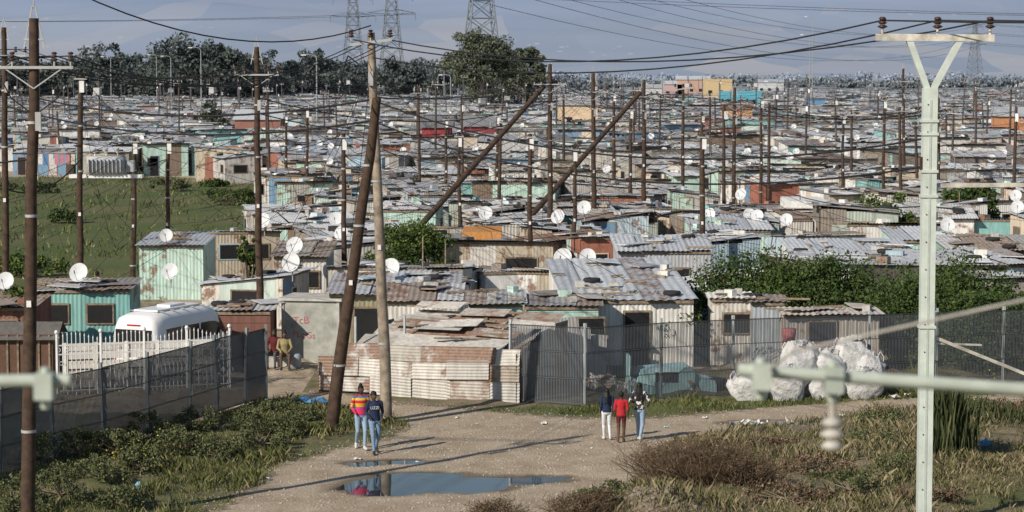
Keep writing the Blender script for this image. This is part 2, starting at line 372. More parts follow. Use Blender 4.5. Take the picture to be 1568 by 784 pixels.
bushpx('hedge_bush',1335,1572,420,3.0,lfD,.6,K=200,n=190,cr=.8,leaf=.06,top=False)
bushpx('hedge_bush',1350,1480,447,2.6,lfD,.5,K=110,n=190,cr=.7,leaf=.055,top=False)
bushpx('hedge_bush',1450,1575,452,2.6,lfD,.5,K=110,n=190,cr=.7,leaf=.055,top=False)
bushpx('leafy_bush',360,398,362,3.6,lfG,K=45,n=120)
bushpx('leafy_bush',1290,1400,308,3.2,lfG,K=60,n=120,leaf=.1)
bushpx('leafy_bush',1440,1545,290,3.2,lfD,K=60,n=120,leaf=.1)
bushpx('leafy_bush',1570,1680,400,3.2,lfD,K=60,n=120)
bushpx('leafy_bush',-10,64,452,2.4,lfG,K=50,n=120)
bushpx('leafy_bush',300,350,165,5,lfF,K=30,n=60,leaf=.2)
def tree(name,u,vb_d,wpx,vtop,mat,K=90,n=130,leaf=.33,zf=.62):
    y=vb_d; p=AT(u,vtop,y); s=F/y; h=p.z; e=bush(name,(p.x,y,0),wpx/2/s,wpx/2/s*.8,h,mat,K=K,n=n,leaf=leaf,zfrac=zf,cr=wpx/2/s*.26,trunk_h=h*.8); return e
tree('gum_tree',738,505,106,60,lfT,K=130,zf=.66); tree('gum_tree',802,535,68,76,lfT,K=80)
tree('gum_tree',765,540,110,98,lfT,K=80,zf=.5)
TL=[]
def treeline(u0,u1,vt,y,wmin,wmax,n,leaf,K=22,nn=60):
    for i in range(n):
        u=u0+(u1-u0)*(i+R.random())/n; y2=y*(1+R.uniform(-.05,.08)); h=AT(u,vt+R.uniform(-7,14),y2).z; wd=R.uniform(wmin,wmax)
        if h<3:h=3
        c,p=clumps(wd,wd*.8,h*.46,h*.54,K,nn,wd*.34); p=p+[AT(u,vt,y2).x,y2,0]; TL.append((p,leaf))
treeline(-60,410,98,700,7,11,26,.62,22,80); treeline(130,200,82,690,6,9,4,.6,24,80); treeline(270,350,68,670,8,12,5,.6,26,90);treeline(345,395,84,680,7,10,4,.6,24,80)
treeline(395,700,104,760,6,10,18,.62,22,75); treeline(430,640,90,750,5,8,7,.6,22,75)
treeline(-100,700,126,1000,6,11,34,.9,14,60); treeline(690,1640,127,1450,7,12,40,1.2,12,40); treeline(850,1640,120,2600,14,24,22,1.8,10,34); treeline(-100,900,114,2400,18,30,30,2.0,12,36)
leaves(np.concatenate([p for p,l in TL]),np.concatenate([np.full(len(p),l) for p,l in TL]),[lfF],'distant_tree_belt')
def blades(name,poly,N,h0,h1,wd,mat,pts=None,lean=.35,th=.25):
    if pts is None:
        P=np.array(poly);mn=P.min(0);mxx=P.max(0);pts=[];tot=0
        while tot<N:
            q=mn+NR.rand(N*2,2)*(mxx-mn);k=inpoly(q[:,0],q[:,1],poly)
            k&=(snoise(q[:,0],q[:,1],1.4,4,5)+NR.rand(len(q))*1.1>th); k&=pdist(q[:,0],q[:,1],road)<.15*NR.randn(len(q))
            q=q[k];pts.append(q);tot+=len(q)
        pts=np.concatenate(pts)[:N]
    N=len(pts); z=gz(pts[:,0],pts[:,1]); h=h0+(h1-h0)*NR.rand(N)**2*(1+.7*snoise(pts[:,0],pts[:,1],.9,3,8)); h=np.maximum(h,.04)
    a=NR.rand(N)*6.283; dx=np.cos(a)*wd/2;dy=np.sin(a)*wd/2; l=NR.randn(N,2)*lean*h[:,None]
    b=np.stack([pts[:,0],pts[:,1],z-.02],1)
    A=b+np.stack([dx,dy,0*z],1);B=b-np.stack([dx,dy,0*z],1);M1=b+np.stack([l[:,0]*.35+dx*.7,l[:,1]*.35+dy*.7,h*.6],1);C=b+np.stack([l[:,0],l[:,1],h],1)
    co=np.stack([B,A,M1,C],1).reshape(-1,3)
    return link(bpy.data.objects.new(name,npmesh(name,co,np.arange(4*N).reshape(-1,4),[mat])))
leftg=W([(-60,830),(330,830),(400,750),(440,714),(625,668),(630,652),(500,616),(410,616),(375,624),(290,652),(160,694),(-60,750)])
rightg=W([(900,830),(950,775),(990,720),(1030,680),(1150,656),(1300,634),(1700,612),(1700,830)])
blades('grass',leftg,30000,.04,.26,.02,mGrass,th=.5)
blades('dry_grass',leftg,9000,.04,.22,.02,mDryG,th=.35)
blades('dry_grass',rightg,46000,.04,.28,.02,mDryG,th=.4)
blades('grass',rightg,24000,.04,.24,.02,mGrass,th=.6)
blades('grass',sg,12000,.03,.18,.022,mGrass)
P=np.array(field);q=P.min(0)+NR.rand(26000,2)*(P.max(0)-P.min(0));q=q[inpoly(q[:,0],q[:,1],field)&(np.abs(q[:,0])<70)]
q=q[snoise(q[:,0],q[:,1],.22,4,2)+NR.rand(len(q))*.7>.45]
blades('meadow_grass',None,0,.1,.5,.09,mGrass,pts=q)
for k in range(30):
    x=R.uniform(-60,-12);y=R.uniform(95,215)
    if inpoly([x],[y],field)[0] and abs(x)<.26*y: bush('weed_bush',(x,y,0),R.uniform(.8,2),R.uniform(.8,1.5),R.uniform(.5,1.1),R.choice([lfW,lfG,lfD]),K=22,n=70,leaf=.09,cr=.4)
weeds=[(180,705,.55,.8),(215,725,.5,.6),(275,700,.6,.8),(300,665,.6,.7),(330,705,.6,.5),(400,690,.75,.8),(440,670,.6,.6),(150,740,.6,.6),(90,770,.8,.8),(420,640,.5,.45),(460,645,.5,.4),(60,715,.7,.9),(120,705,.6,.8),(230,680,.6,.8),(20,790,.9,.8),(380,660,.5,.6),(190,780,.5,.4)]
for u,v,r,h in weeds:
    q=G(u,v); bush('weed_bush',(q.x,q.y,0),r*1.1,r,h,lfW,K=24,n=90,leaf=.034,cr=.20)
for u,v,r,h in[(1180,700,.7,.5),(1245,730,.9,.55),(1330,690,.8,.5),(1300,760,.9,.6),(1380,735,.7,.6),(1540,640,.8,.5),(1480,640,.6,.5),(1350,650,.7,.4),(940,770,.5,.4),(905,785,.5,.5),(1200,770,.8,.4),(1420,775,.6,.4)]:
    q=G(u,v); bush('weed_bush',(q.x,q.y,0),r*1.1,r,h,lfW if R.random()<.45 else lfB,K=22,n=90,leaf=.034,cr=.20)
def drybush(u,v,rx,h,n):
    q=G(u,v); e=empty('dry_twiggy_bush',(q.x,q.y,0)); m=MB()
    for i in range(n):
        b=Vector((R.gauss(0,rx*.35),R.gauss(0,rx*.25),0)); a=R.uniform(0,6.283); k=R.random()**.7
        d=Vector((math.cos(a)*rx*k+b.x*.4,math.sin(a)*rx*.6*k,h*R.uniform(.5,1)*(1-.45*k*k)))
        mid=b+d*.5+Vector((R.gauss(0,.05),R.gauss(0,.05),.08)); en=b+d
        m.tube(b,mid,.010,.007,3,cap=False); m.tube(mid,en,.007,.004,3,cap=False)
        for j in range(3):
            s=mid.lerp(en,R.random()); m.tube(s,s+Vector((R.gauss(0,.12),R.gauss(0,.1),R.uniform(.03,.2))),.005,.003,3,cap=False)
    m.obj('twigs',[lfB],parent=e)
    c,p=clumps(rx*.95,rx*.6,h*.5,h*.42,50,60,.2); leaves(p[p[:,2]>0],.020,[lfB],'dead_leaves',e)
drybush(1075,745,1.25,1.35,420); drybush(1020,735,.9,1.0,260); drybush(1140,748,.8,.9,200); drybush(880,800,.6,.7,120); drybush(920,790,.5,.6,100);drybush(760,800,.6,.5,90)
q=G(1455,708); pts=np.array([q.x,q.y])+NR.randn(1300,2)*[.24,.25]; blades('reed_clump',None,0,.7,2.0,.012,mReed,pts=pts,lean=.10)
q=G(1535,650); pts=np.array([q.x,q.y])+NR.randn(400,2)*[.6,.4]; blades('reed_clump',None,0,.3,.7,.014,mReed,pts=pts,lean=.2)
fp=[]
for u,v in[(165,700),(190,720),(175,735),(230,735),(260,700),(205,712),(1490,625),(1520,612)]:
    q=G(u,v); fp.append(np.array([q.x,q.y,.55])+NR.randn(16,3)*[.35,.3,.15])
leaves(np.concatenate(fp),.03,[mFlow],'yellow_wildflowers')
rk=plain('gravel_stone',(.42,.37,.31),.9,0,.4,9); rk2=plain('rubble_stone',(.25,.215,.175),.9,0,.5,7)
def stones(name,pts,s0,s1,mat):
    N=len(pts);z=gz(pts[:,0],pts[:,1]);s=s0+(s1-s0)*NR.rand(N)**3
    b=np.array([[1,0,0],[0,1,0],[-1,0,0],[0,-1,0],[0,0,.7],[0,0,-.6]]);t=[(0,1,4),(1,2,4),(2,3,4),(3,0,4),(1,0,5),(2,1,5),(3,2,5),(0,3,5)]
    a=NR.rand(N)*6.28;co=np.empty((N,6,3))
    for i in range(6):
        jt=1+.3*NR.randn(N,3); q=b[i]*jt; co[:,i,0]=pts[:,0]+s*(q[:,0]*np.cos(a)-q[:,1]*np.sin(a));co[:,i,1]=pts[:,1]+s*(q[:,0]*np.sin(a)+q[:,1]*np.cos(a));co[:,i,2]=z+s*q[:,2]
    f=(np.array(t)[None]+6*np.arange(N)[:,None,None]).reshape(-1,3)
    link(bpy.data.objects.new(name,npmesh(name,co.reshape(-1,3),f,[mat],3)))
P=np.array(road);q=P.min(0)+NR.rand(26000,2)*(P.max(0)-P.min(0));q=q[(pdist(q[:,0],q[:,1],road)>-.8)&(puddle(q[:,0],q[:,1])<-.05)];stones('gravel',q,.008,.042,rk)
q=np.array([hp.x,hp.y])+NR.randn(550,2)*[.9,.6];stones('rubble_heap',q,.03,.12,rk2)
def litter(u,v,c,s=.15,z=.02):
    q=G(u,v); m=MB()
    k=5;vs=[(s*(i-2)*.5+R.gauss(0,s*.1),s*(j-2)*.35+R.gauss(0,s*.1),max(.004,abs(R.gauss(0,s*.35)))) for i in range(k) for j in range(k)]
    m.add(vs,[(i*k+j,(i+1)*k+j,(i+1)*k+j+1,i*k+j+1) for i in range(k-1) for j in range(k-1)])
    m.obj('plastic_litter',[c],(q.x,q.y,float(gz(q.x,q.y))+z),R.random()*6)
mBlue=plain('blue_plastic',(.05,.20,.42),.5);mWp=plain('white_paper',(.70,.70,.68),.7);mLb=plain('light_blue_plastic',(.25,.5,.65),.4)
for u,v,c,s in[(470,622,mBlue,.26),(498,620,mBlue,.18),(485,619,mBlue,.2),(207,757,mLb,.22),(215,750,mLb,.15),(1508,697,mBlue,.2),(1150,648,mWp,.22),(1165,650,mWp,.18),(1140,652,mWp,.16),(1210,645,mWp,.16),(575,660,mWp,.10),(833,650,mWp,.11),(548,704,mWp,.1),(1555,650,mWp,.1),(1480,655,mLb,.1),(700,640,mWp,.08),(1080,640,mWp,.08),(1370,612,mWp,.15),(1390,608,mWp,.15),(640,705,mWp,.06),(905,690,mWp,.05),(410,735,mWp,.06),(730,650,mWp,.05),(860,700,mWp,.05),(460,700,mWp,.06),(1020,655,mLb,.06),(1290,640,mWp,.1),(300,690,mWp,.09),(1430,628,mWp,.12)]: litter(u,v,c,s,.05 if u<510 or u>1100 else .01)
# ------------------------------------------------------------ shacks (generic settlement)
def shack_mesh(w,d,h,slope,detail,kind):
    m=MB(); base=R.random()
    def roofz(y): return h+slope*(y/d)
    def pa(): return base+R.choice([0,0,0,R.uniform(-.25,.25)])+R.uniform(0,.04)
    for side in range(4):
        L=w if side%2==0 else d; x=-L/2
        while x<L/2-.05:
            pw=min(R.choice([.8,1.2,1.7,2.4]),L/2-x); o=R.uniform(0,.025)
            def P(t,z):
                if side==0: q=(t,-d/2-o)
                elif side==1: q=(w/2+o,t)
                elif side==2: q=(-t,d/2+o)
                else: q=(-w/2-o,-t)
                return Vector((q[0],q[1],roofz(q[1]) if z else 0))
            a=pa()%1
            if detail and R.random()<.6:
                p0=P(x,0);p1=P(x+pw,0); z=min(P(x,1).z,P(x+pw,1).z); m.sheet(p0,(0,0,z),p1-p0,.15,.014,0,a)
            else: m.add([P(x,0),P(x+pw,0),P(x+pw,1),P(x,1)],[(0,1,2,3)],0,a)
            x+=pw
    for side in(0,0,1,2,3):
        L=(w if side%2==0 else d); t=R.uniform(-L*.35,L*.35); ww=R.choice([.6,.9,1.2]); door=R.random()<.4
        hz=1.9 if door else .7; zc=.97 if door else 1.35; ww=.8 if door else ww
        ps={0:(t,-d/2-.03,0),1:(w/2+.03,t,math.pi/2),2:(t,d/2+.03,0),3:(-w/2-.03,t,math.pi/2)}[side]
        m.box((ps[0],ps[1],zc),(ww+.14,.05,hz+.12),3 if R.random()<.6 else 0,rz=ps[2]); m.box((ps[0],ps[1],zc),(ww,.07,hz),2 if not(door and R.random()<.5) else 0,rz=ps[2])
    ov=R.uniform(.1,.45); ovb=R.uniform(.05,.3); n=max(3,int(w/R.choice([.75,.9,1.3]))); rb=R.random()
    sw=(w+.3)/n
    for i in range(n):
        x0=-w/2-.15+i*sw; dz=R.uniform(.02,.07)+.012*(i%2); a=(rb+R.choice([0,0,.1,R.uniform(-.5,.5)]))%1; of=R.uniform(-.18,.18)
        y0=-d/2-ov+of;y1=d/2+ovb+of*.5
        z0=roofz(y0)+dz;z1=roofz(y1)+dz
        if detail: m.sheet((x0,y0,z0),(R.uniform(-.08,.08),y1-y0,z1-z0),(sw+.02,0,R.uniform(-.03,.03)),.15,.014,1,a)
        else:
            m.add([(x0,y0,z0),(x0+sw+.03,y0,z0+.01),(x0+sw+.03,y1,z1+.01),(x0,y1,z1)],[(0,1,2,3)],1,a)
    m.box((0,-d/2-.02,roofz(-d/2)-.05),(w+.1,.08,.1),3); m.box((0,d/2+.02,roofz(d/2)-.05),(w+.1,.08,.1),3)
    for k in range(R.randint(4,12) if detail else R.randint(1,5)):
        x=R.uniform(-w/2,w/2)*.9;y=R.uniform(-d/2,d/2)*.9; z=roofz(y)+.1; t=R.random()
        if t<.2: m.ring((x,y,z+.03),.24,.08,'Z',4)
        elif t<.5: m.beam((x,y,z),(x+R.uniform(-1.6,1.6),y+R.uniform(-.8,.8),z+.05),.09,.06,3)
        elif t<.75: m.box((x,y,z+.05),(R.uniform(.2,.7),R.uniform(.2,.5),R.uniform(.1,.35)),R.choice([0,0,4,1]),rz=R.random()*3)
        else: m.box((x,y,z+.04),(R.uniform(.8,2.0),R.uniform(.6,.9),.03),1,M=Matrix.Rotation(R.uniform(0,3),4,'Z')@Matrix.Rotation(R.uniform(-.12,.12),4,'X'))
    if R.random()<.4: m.tube((w*.3,0,h),(w*.3,0,h+R.uniform(.6,1.6)),.03,.03,5,3)
    return m.mesh('tin_shack',[mWall,mRoof,mDark,mTrim,mJunk])
NEARV=[shack_mesh(R.uniform(3.2,5.6),R.uniform(2.8,4.8),R.uniform(1.95,2.6),R.choice([-1,1,1])*R.uniform(.12,.45),True,0) for _ in range(20)]
FARV=[shack_mesh(R.uniform(3.4,6.2),R.uniform(3.0,5.4),R.uniform(1.9,2.9),R.choice([-1,1,1])*R.uniform(.15,.6),False,0) for _ in range(28)]
lane=W([(985,430),(1068,430),(1055,318),(1005,318)])
excl=[]
def custom_excl(x,y,r): excl.append((x,y,r))
# ------------------------------------------------------------ custom foreground shacks
def shack_px(name,u0,u1,vtop,h,depth,wmat,rise=.35,rz=0,roof=None,ov=.25,door=None,win=(),pitch=.15,roofpitch=.2,horiz=False):
    vb=(vtop-110)/(1-.1*h)+110; s=(vb-110)/10; w=(u1-u0)/s; p=G((u0+u1)/2,vb)
    m=MB(); y1=depth; roof=roof or mRoof
    def rzf(y): return h+rise*y/depth
    x=-w/2
    while x<w/2-.05:
        pw=min(R.choice([.9,1.2,1.8]),w/2-x)
        if w/2-x-pw<.3: pw=w/2-x
        o=R.uniform(0,.02)
        if horiz:
            z=0
            while z<h-.05:
                hh=min(.3,h-z); m.box((x+pw/2,-o,z+hh/2),(pw,.03,hh-.012),0); z+=hh
        else: m.sheet((x,-o,0),(0,0,h),(pw,0,0),pitch,.015,0)
        x+=pw
    for sx in(-1,1):
        y=0
        while y<depth-.05:
            pw=min(1.2,depth-y); m.sheet((sx*w/2,y,0),(0,0,rzf(y)),(0,pw,0),pitch,.015,0); y+=pw
    m.add([(-w/2,y1,0),(w/2,y1,0),(w/2,y1,rzf(y1)),(-w/2,y1,rzf(y1))],[(0,1,2,3)],0)
    n=max(3,int(w/.85)); sw=(w+.3)/n
    for i in range(n):
        x0=-w/2-.15+i*sw; dz=.03+.015*(i%2)+R.uniform(0,.03); of=R.uniform(-.15,.15); ya=-ov+of; yb=depth+.15
        m.sheet((x0,ya,rzf(ya)+dz),(R.uniform(-.06,.06),yb-ya,rzf(yb)-rzf(ya)),(sw+.02,0,R.uniform(-.02,.02)),roofpitch,.02,1)
    m.beam((-w/2,-.05,h-.06),(w/2,-.05,h-.06),.06,.1,3)
    if door is not None:
        m.box((door*w/2,-.04,.98),(.95,.07,1.96),3); m.box((door*w/2,-.05,.97),(.8,.09,1.85),2)
    for t in win: m.box((t*w/2,-.04,1.45),(1.0,.07,.75),3); m.box((t*w/2,-.05,1.45),(.86,.09,.62),2)
    for k in range(int(4+w*depth*.4)):
        xx=R.uniform(-w/2,w/2)*.9;yy=R.uniform(.1,depth*.9); z=rzf(yy)+.1; t=R.random()
        if t<.45: m.beam((xx,yy,z),(xx+R.uniform(-1.2,1.2),yy+R.uniform(-.6,.6),z+.03),.1,.06,3)
        elif t<.7: m.box((xx,yy,z+.05),(R.uniform(.2,.5),.25,R.uniform(.1,.25)),R.choice([4,0]),rz=R.random()*3)
        elif t<.8: m.ring((xx,yy,z+.03),.24,.08,'Z',5)
        else: m.box((xx,yy,z+.04),(R.uniform(.8,1.7),R.uniform(.5,.9),.03),1,M=Matrix.Rotation(R.uniform(0,3),4,'Z')@Matrix.Rotation(R.uniform(-.1,.1),4,'X'))
    o=m.obj(name,[wmat,roof,mDark,mTrim,mConc,mJunk],(p.x,p.y,0),rz)
    cx,cy=p.x-math.sin(rz)*depth/2,p.y+math.cos(rz)*depth/2
    k=max(1,int(w/2.5))
    for i in range(k+1): custom_excl(p.x-w/2+w*i/k,cy,depth/2+.1)
    return o
mRoofL=palette_mat('light_zinc_roof',[(.60,.62,.65),(.52,.54,.57),(.68,.70,.72),(.46,.46,.47)],.45,.2,.12,False,False)
mRoofD=palette_mat('weathered_roof',[(.38,.37,.36),(.48,.48,.48),(.33,.27,.23),(.56,.56,.57),(.28,.26,.25),(.42,.36,.31)],.6,.1,.35,False,False)
shack_px('teal_shack',48,200,443,2.3,2.2,mTeal,.15,roof=mRoofD,win=(-.5,.4))
shack_px('timber_shack',-60,52,470,2.2,3,mBrickw,.2,roof=mRoofD,win=(.2,))
shack_px('brick_outbuilding',322,415,476,1.9,2,mBrickw,.1,roof=mRoofD,horiz=True)
shack_px('white_board_shack',588,702,460,2.3,2.6,mWhitew,.3,roof=mRoofD,win=(.6,))
shack_px('olive_board_shack',505,592,449,2.4,3.5,palette_mat('olive_boards',[(.24,.25,.15),(.30,.28,.19)],.8,0,.2,False,False),.35,roof=mRoofL,door=.3)
shack_px('grey_roofed_shack',560,700,441,2.4,4,mWhitew,.2,roof=mRoofL,win=(0,))
shack_px('mint_board_shack',718,800,464,2.35,2.6,mMint,.15,roof=mRoofD,horiz=True)
shack_px('mint_board_shack',804,916,468,2.3,2.4,mMint,.12,roof=mRoofD,horiz=True,door=.8)
shack_px('large_corrugated_roof_shack',868,1062,459,2.3,8,mWhitew,.70,.06,roof=mRoofL,roofpitch=.30,door=.1)
shack_px('beige_shack',1200,1345,481,2.0,1.4,mBeige,.05,roof=mBeige,win=(-.2,))
shack_px('grey_shack',1150,1200,462,2.2,1.6,mGreyBl,.05,roof=mRoofD)
shack_px('white_board_shack',1088,1148,456,2.3,1.2,mWhitew,.05,roof=mWhitew,win=(.3,))
shack_px('blue_grey_shack',946,1088,384,2.5,4.5,mGreyBl,.3,roof=mRoofL,win=(-.4,.3))
shack_px('white_roof_shack',1216,1400,390,2.4,4.5,mWhitew,.3,roof=mRoofL,win=(-.5,.1),door=.6)
shack_px('green_board_shack',1452,1600,382,2.6,4,palette_mat('green_boards',[(.26,.40,.33),(.31,.44,.37)],.8,0,.1,False,False),.3,roof=mRoofD,win=(-.5,),door=-.1)
shack_px('mint_board_shack',214,312,375,2.4,4,mMint,.25,roof=mRoofL)
shack_px('white_board_shack',420,500,392,2.4,4,mWhitew,.3,roof=mRoofD,win=(.3,))
shack_px('mint_board_shack',1060,1180,352,2.4,5,mMint,.4,roof=mRoofL,win=(.3,))
shack_px('mint_board_shack',1370,1460,368,2.4,4,mMint,.3,roof=mRoofL,win=(.3,))
for (u,v,r) in[(625,470,2.2),(1000,555,1.5),(1130,525,2.6),(1200,530,2.6),(1280,525,2.6),(1400,540,3.4),(1500,540,3.4),(470,550,3),(240,545,5),(378,470,1.2)]:
    q=G(u,v); custom_excl(q.x,q.y,r)
cnt=0; ang=math.radians(13); ca,sa=math.cos(ang),math.sin(ang)
roofspots=[]
for j in range(-30,210):
    for i in range(-110,110):
        if (i%9==0 and R.random()<.75) or (j%7==0 and R.random()<.3): continue
        bx=i*5.5+R.uniform(-.9,.9); by=j*5.3+R.uniform(-.8,.8)
        x=bx*ca-by*sa; y=bx*sa+by*ca
        if y<82 or y>930: continue
        if abs(x)>.24*y+10: continue
        if y>600 and R.random()<.3: continue
        if excl and any((x-a)**2+(y-b)**2<(c+1.9)**2 for a,b,c in excl): continue
        if inpoly([x],[y],field)[0] or inpoly([x],[y],lane)[0]: continue
        v=R.choice(NEARV) if y<190 else R.choice(FARV)
        o=bpy.data.objects.new('tin_shack',v); o.location=(x,y,0); o.rotation_euler=(0,0,ang*R.choice([1,1,-.6])+R.choice([0,0,0,math.pi/2,math.pi,-math.pi/2])+R.gauss(0,.09)); sc=R.uniform(.88,1.12); o.scale=(sc,sc,R.uniform(.85,1.15)); link(o); cnt+=1
        if y<420: roofspots.append((x,y))
print('SHACKS',cnt)
def house(name,u,v,wpx,h,c,y=None,d=6,gable=True):
    p=G(u,v); s=(v-110)/10; w=wpx/s; m=MB(); m.box((0,d/2,h/2),(w,d,h),0)
    if gable: m.add([(-w/2-.3,-.3,h),(w/2+.3,-.3,h),(w/2+.3,d/2,h+1.2),(-w/2-.3,d/2,h+1.2),(w/2+.3,d+.3,h),(-w/2-.3,d+.3,h)],[(0,1,2,3),(3,2,4,5),(1,4,2),(0,3,5)],1)
    for k in range(max(1,int(w/3))): m.box((-w/2+1.5+k*3,-.02,h*.55),(1.1,.08,.9),2)
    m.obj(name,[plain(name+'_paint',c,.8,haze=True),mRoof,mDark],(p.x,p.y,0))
house('teal_house',1135,176,62,5.5,(.06,.38,.50),gable=False);house('yellow_house',1100,165,42,8,(.60,.42,.16),gable=False);house('orange_house',1062,158,50,7.5,(.52,.28,.15))
house('red_shack',668,248,44,3.8,(.30,.03,.035),d=8);house('red_shack',735,243,50,3.7,(.22,.03,.035),d=8);house('tan_house',885,212,60,5,(.62,.46,.30));house('orange_brick_house',1562,232,60,4.4,(.50,.22,.09))
house('pink_house',1030,158,30,6,(.5,.3,.25));house('white_house',1180,150,40,6,(.6,.6,.58));house('white_house',1000,160,30,5,(.6,.6,.58));house('blue_house',1250,178,26,4,(.08,.25,.45));house('orange_shack',738,445,60,2.7,(.5,.24,.08),d=4,gable=False);house('brown_brick_house',395,232,70,4,(.24,.10,.07),d=8);house('rust_walled_house',355,275,60,3,(.36,.17,.09),d=4,gable=False)
house('orange_house',1130,205,44,4,(.55,.3,.14),d=5);house('sky_blue_house',560,300,50,3,(.38,.50,.60),d=5,gable=False);house('white_house',1240,385,60,2.8,(.7,.7,.68),d=5,gable=False)
# ------------------------------------------------------------ front rusty shack
m=MB(); A=G(488,600);B=G(790,618);D=(B-A);L=D.length;D.normalize();Nn=Vector((-D.y,D.x,0))
def wallrow(z0,z1,off,tilt,xs0=0):
    x=xs0
    while x<L-.1:
        pw=min(R.choice([1.3,1.8,2.4]),L-x)
        if L-x-pw<.6: pw=L-x
        o=A+D*x+Nn*(off+R.uniform(-.05,.03))+Vector((0,0,z0+R.uniform(-.05,.05)))
        m.sheet(o,D*(pw+.1)+Vector((0,0,R.uniform(-.08,.08))),Nn*tilt+Vector((0,0,z1-z0+.06)),.095,.012,0); x+=pw
wallrow(.02,.62,0,.02);wallrow(.58,1.12,-.02,.05);wallrow(1.08,1.50,.02,.12,.9)
wallrow(1.48,1.74,.16,.9,1.1);wallrow(1.72,1.98,1.0,.95,1.3);wallrow(1.96,2.18,1.9,1.2,1.5);wallrow(2.14,2.26,3.0,1.0,1.7)
for e,zz in((0,1),(L,1)):
    for k in range(4):
        o=A+D*e+Nn*(k*1.1); hh=1.0 if e==0 else 1.5+.2*k; m.sheet(o,(0,0,hh),Nn*1.12,.12,.012,0)
for k in range(3): m.sheet(A+D*1.15+Nn*(.1+k*1.0),(0,0,1.55+.25*k),Nn*1.02,.12,.012,0)
for k in range(22):
    x=R.uniform(1.3,L-1);off=R.uniform(.4,3.6); o=A+D*x+Nn*off+Vector((0,0,1.60+.2*off+.12)); 
    if k%3: m.beam(o,o+D*R.uniform(-1.2,1.8)+Nn*R.uniform(-.4,.6),.09,.05,1)
    else: m.sheet(o,D*1.6+Vector((0,0,R.uniform(-.1,.15))),Nn*.7+Vector((0,0,.16)),.095,.012,0)
m.obj('rusty_corrugated_shack',[mRustSheet,mTrim])
m=MB()
for k in range(9):
    p=G(800+k*12+R.uniform(-4,4),588-R.uniform(0,12)); m.sheet(p,(R.uniform(-.3,.3),.1,R.uniform(1.4,2.2)),(R.uniform(.6,.9),R.uniform(-.1,.3),R.uniform(-.1,.1)),.12,.012,0)
for k in range(5):
    p=G(805+k*18,575); m.sheet(p+Vector((0,0,2.0)),(.1,2.0,.15),(.85,0,R.uniform(-.1,.1)),.12,.012,0)
for k in range(4): 
    p=G(815+k*5,602); m.box(p+Vector((0,0,.15+.28*k)),(.7,.5,.22),1,rz=R.random())
m.obj('scrap_iron_lean_to',[mRoofD,mConc])
# ------------------------------------------------------------ toilet block
e=empty('concrete_toilet_block',G(476,556),math.radians(-10)); m=MB()
m.box((0,.9,1.08),(2.05,1.8,2.16),0); 
m.box((0,.9,2.2),(2.25,2.0,.09),1); m.box((1.035,.5,.95),(.05,.7,1.8),2)
for t in(-.98,.98): m.box((t,-.012,1.08),(.09,.05,2.14),1)
m.obj('cubicle',[plain('concrete_panel',(.36,.37,.34),.9,0,.4,2,.004),mConc,plain('grey_door',(.2,.2,.2))],parent=e)
mRed=plain('red_spray_paint',(.42,.12,.13),.8,0,.5,9)
def text(s,size,mat,parent,loc,rot,name):
    c=bpy.data.curves.new(name,'FONT');c.body=s;c.size=size;c.extrude=.002;c.materials.append(mat);o=bpy.data.objects.new(name,c);o.location=loc;o.rotation_euler=rot;link(o,parent);return o
text('TcB',.36,mRed,e,(-.62,-.006,1.34),(math.pi/2,-.06,.0),'graffiti');text('PLoGs',.31,mRed,e,(-.66,-.006,.90),(math.pi/2,.06,.0),'graffiti')
# ------------------------------------------------------------ fences
def fence(name,pts,h,gap=2.4,pitch=.05,wd=.022,lean=0,postmat=mPost,posth=.12,postw=.08):
    P=[Vector(G(u,v)) for u,v in pts]; P=[Vector((p.x,p.y,float(gz(p.x,p.y))*.5)) for p in P]
    e=empty(name,P[0]); m=MB(); mp=MB(); o0=P[0]
    for a,b in zip(P,P[1:]):
        L=(b-a).length;k=max(1,round(L/gap));
        for i in range(k):
            s=a.lerp(b,i/k)-o0;t=a.lerp(b,(i+1)/k)-o0;d=(t-s).normalized();n=Vector((-d.y,d.x,0))
            ln=n*R.uniform(-1,1)*lean; ln2=n*R.uniform(-1,1)*lean; top=Vector((0,0,h+R.uniform(-.02,.02)))
            mp.beam(s-Vector((0,0,.2)),s+top+ln+Vector((0,0,posth)),postw,postw,0)
            N=int((t-s).length/pitch)
            for q in range(N):
                f=(q+.5)/N;b0=s.lerp(t,f)-n*.045;l=ln.lerp(ln2,f); w2=d*(wd/2)
                zs=[.04,h*.33,h*.36,h*.66,h*.69,h-.06,h]; os=[0,0,.03,0,.03,0,.05]
                vs=[]
                for z,oo in zip(zs,os):
                    c=b0+l*(z/h)-n*oo+Vector((0,0,z)); vs+= [c-w2,c+w2]
                m.add(vs,[(2*r,2*r+1,2*r+3,2*r+2) for r in range(6)],0,.5)
            for z in(.08,h*.345,h*.675,h-.03):
                m.beam(s-n*.055+ln*(z/h)+Vector((0,0,z)),t-n*.055+ln2*(z/h)+Vector((0,0,z)),.012,.022,0,.5)
    s=P[-1]-o0; mp.beam(s,s+Vector((0,0,h+posth)),postw,postw,0)
    m.obj('mesh_panels',[mFence],parent=e); mp.obj('posts',[postmat],parent=e)
fence('security_mesh_fence',[(-120,772),(0,733),(160,690),(290,648),(375,619),(408,612)],2.2,2.2,.05,.045,.12,postmat=plain('dull_post',(.2,.22,.23),.7))
fence('security_mesh_fence',[(782,616),(895,622),(1012,613),(1122,606),(1330,597),(1535,588),(1760,578)],2.4,3.1,.05,.027,.03)
m=MB()
for q in(G(545,602),G(620,600)): m.tube(q,q+Vector((0,0,2.4)),.04,.04,6,0)
m.obj('gate_post',[mPost]); 
m=MB(); a=G(88,606);b=G(352,594); D2=(b-a);n=int(D2.length/.13);dn=D2.normalized()
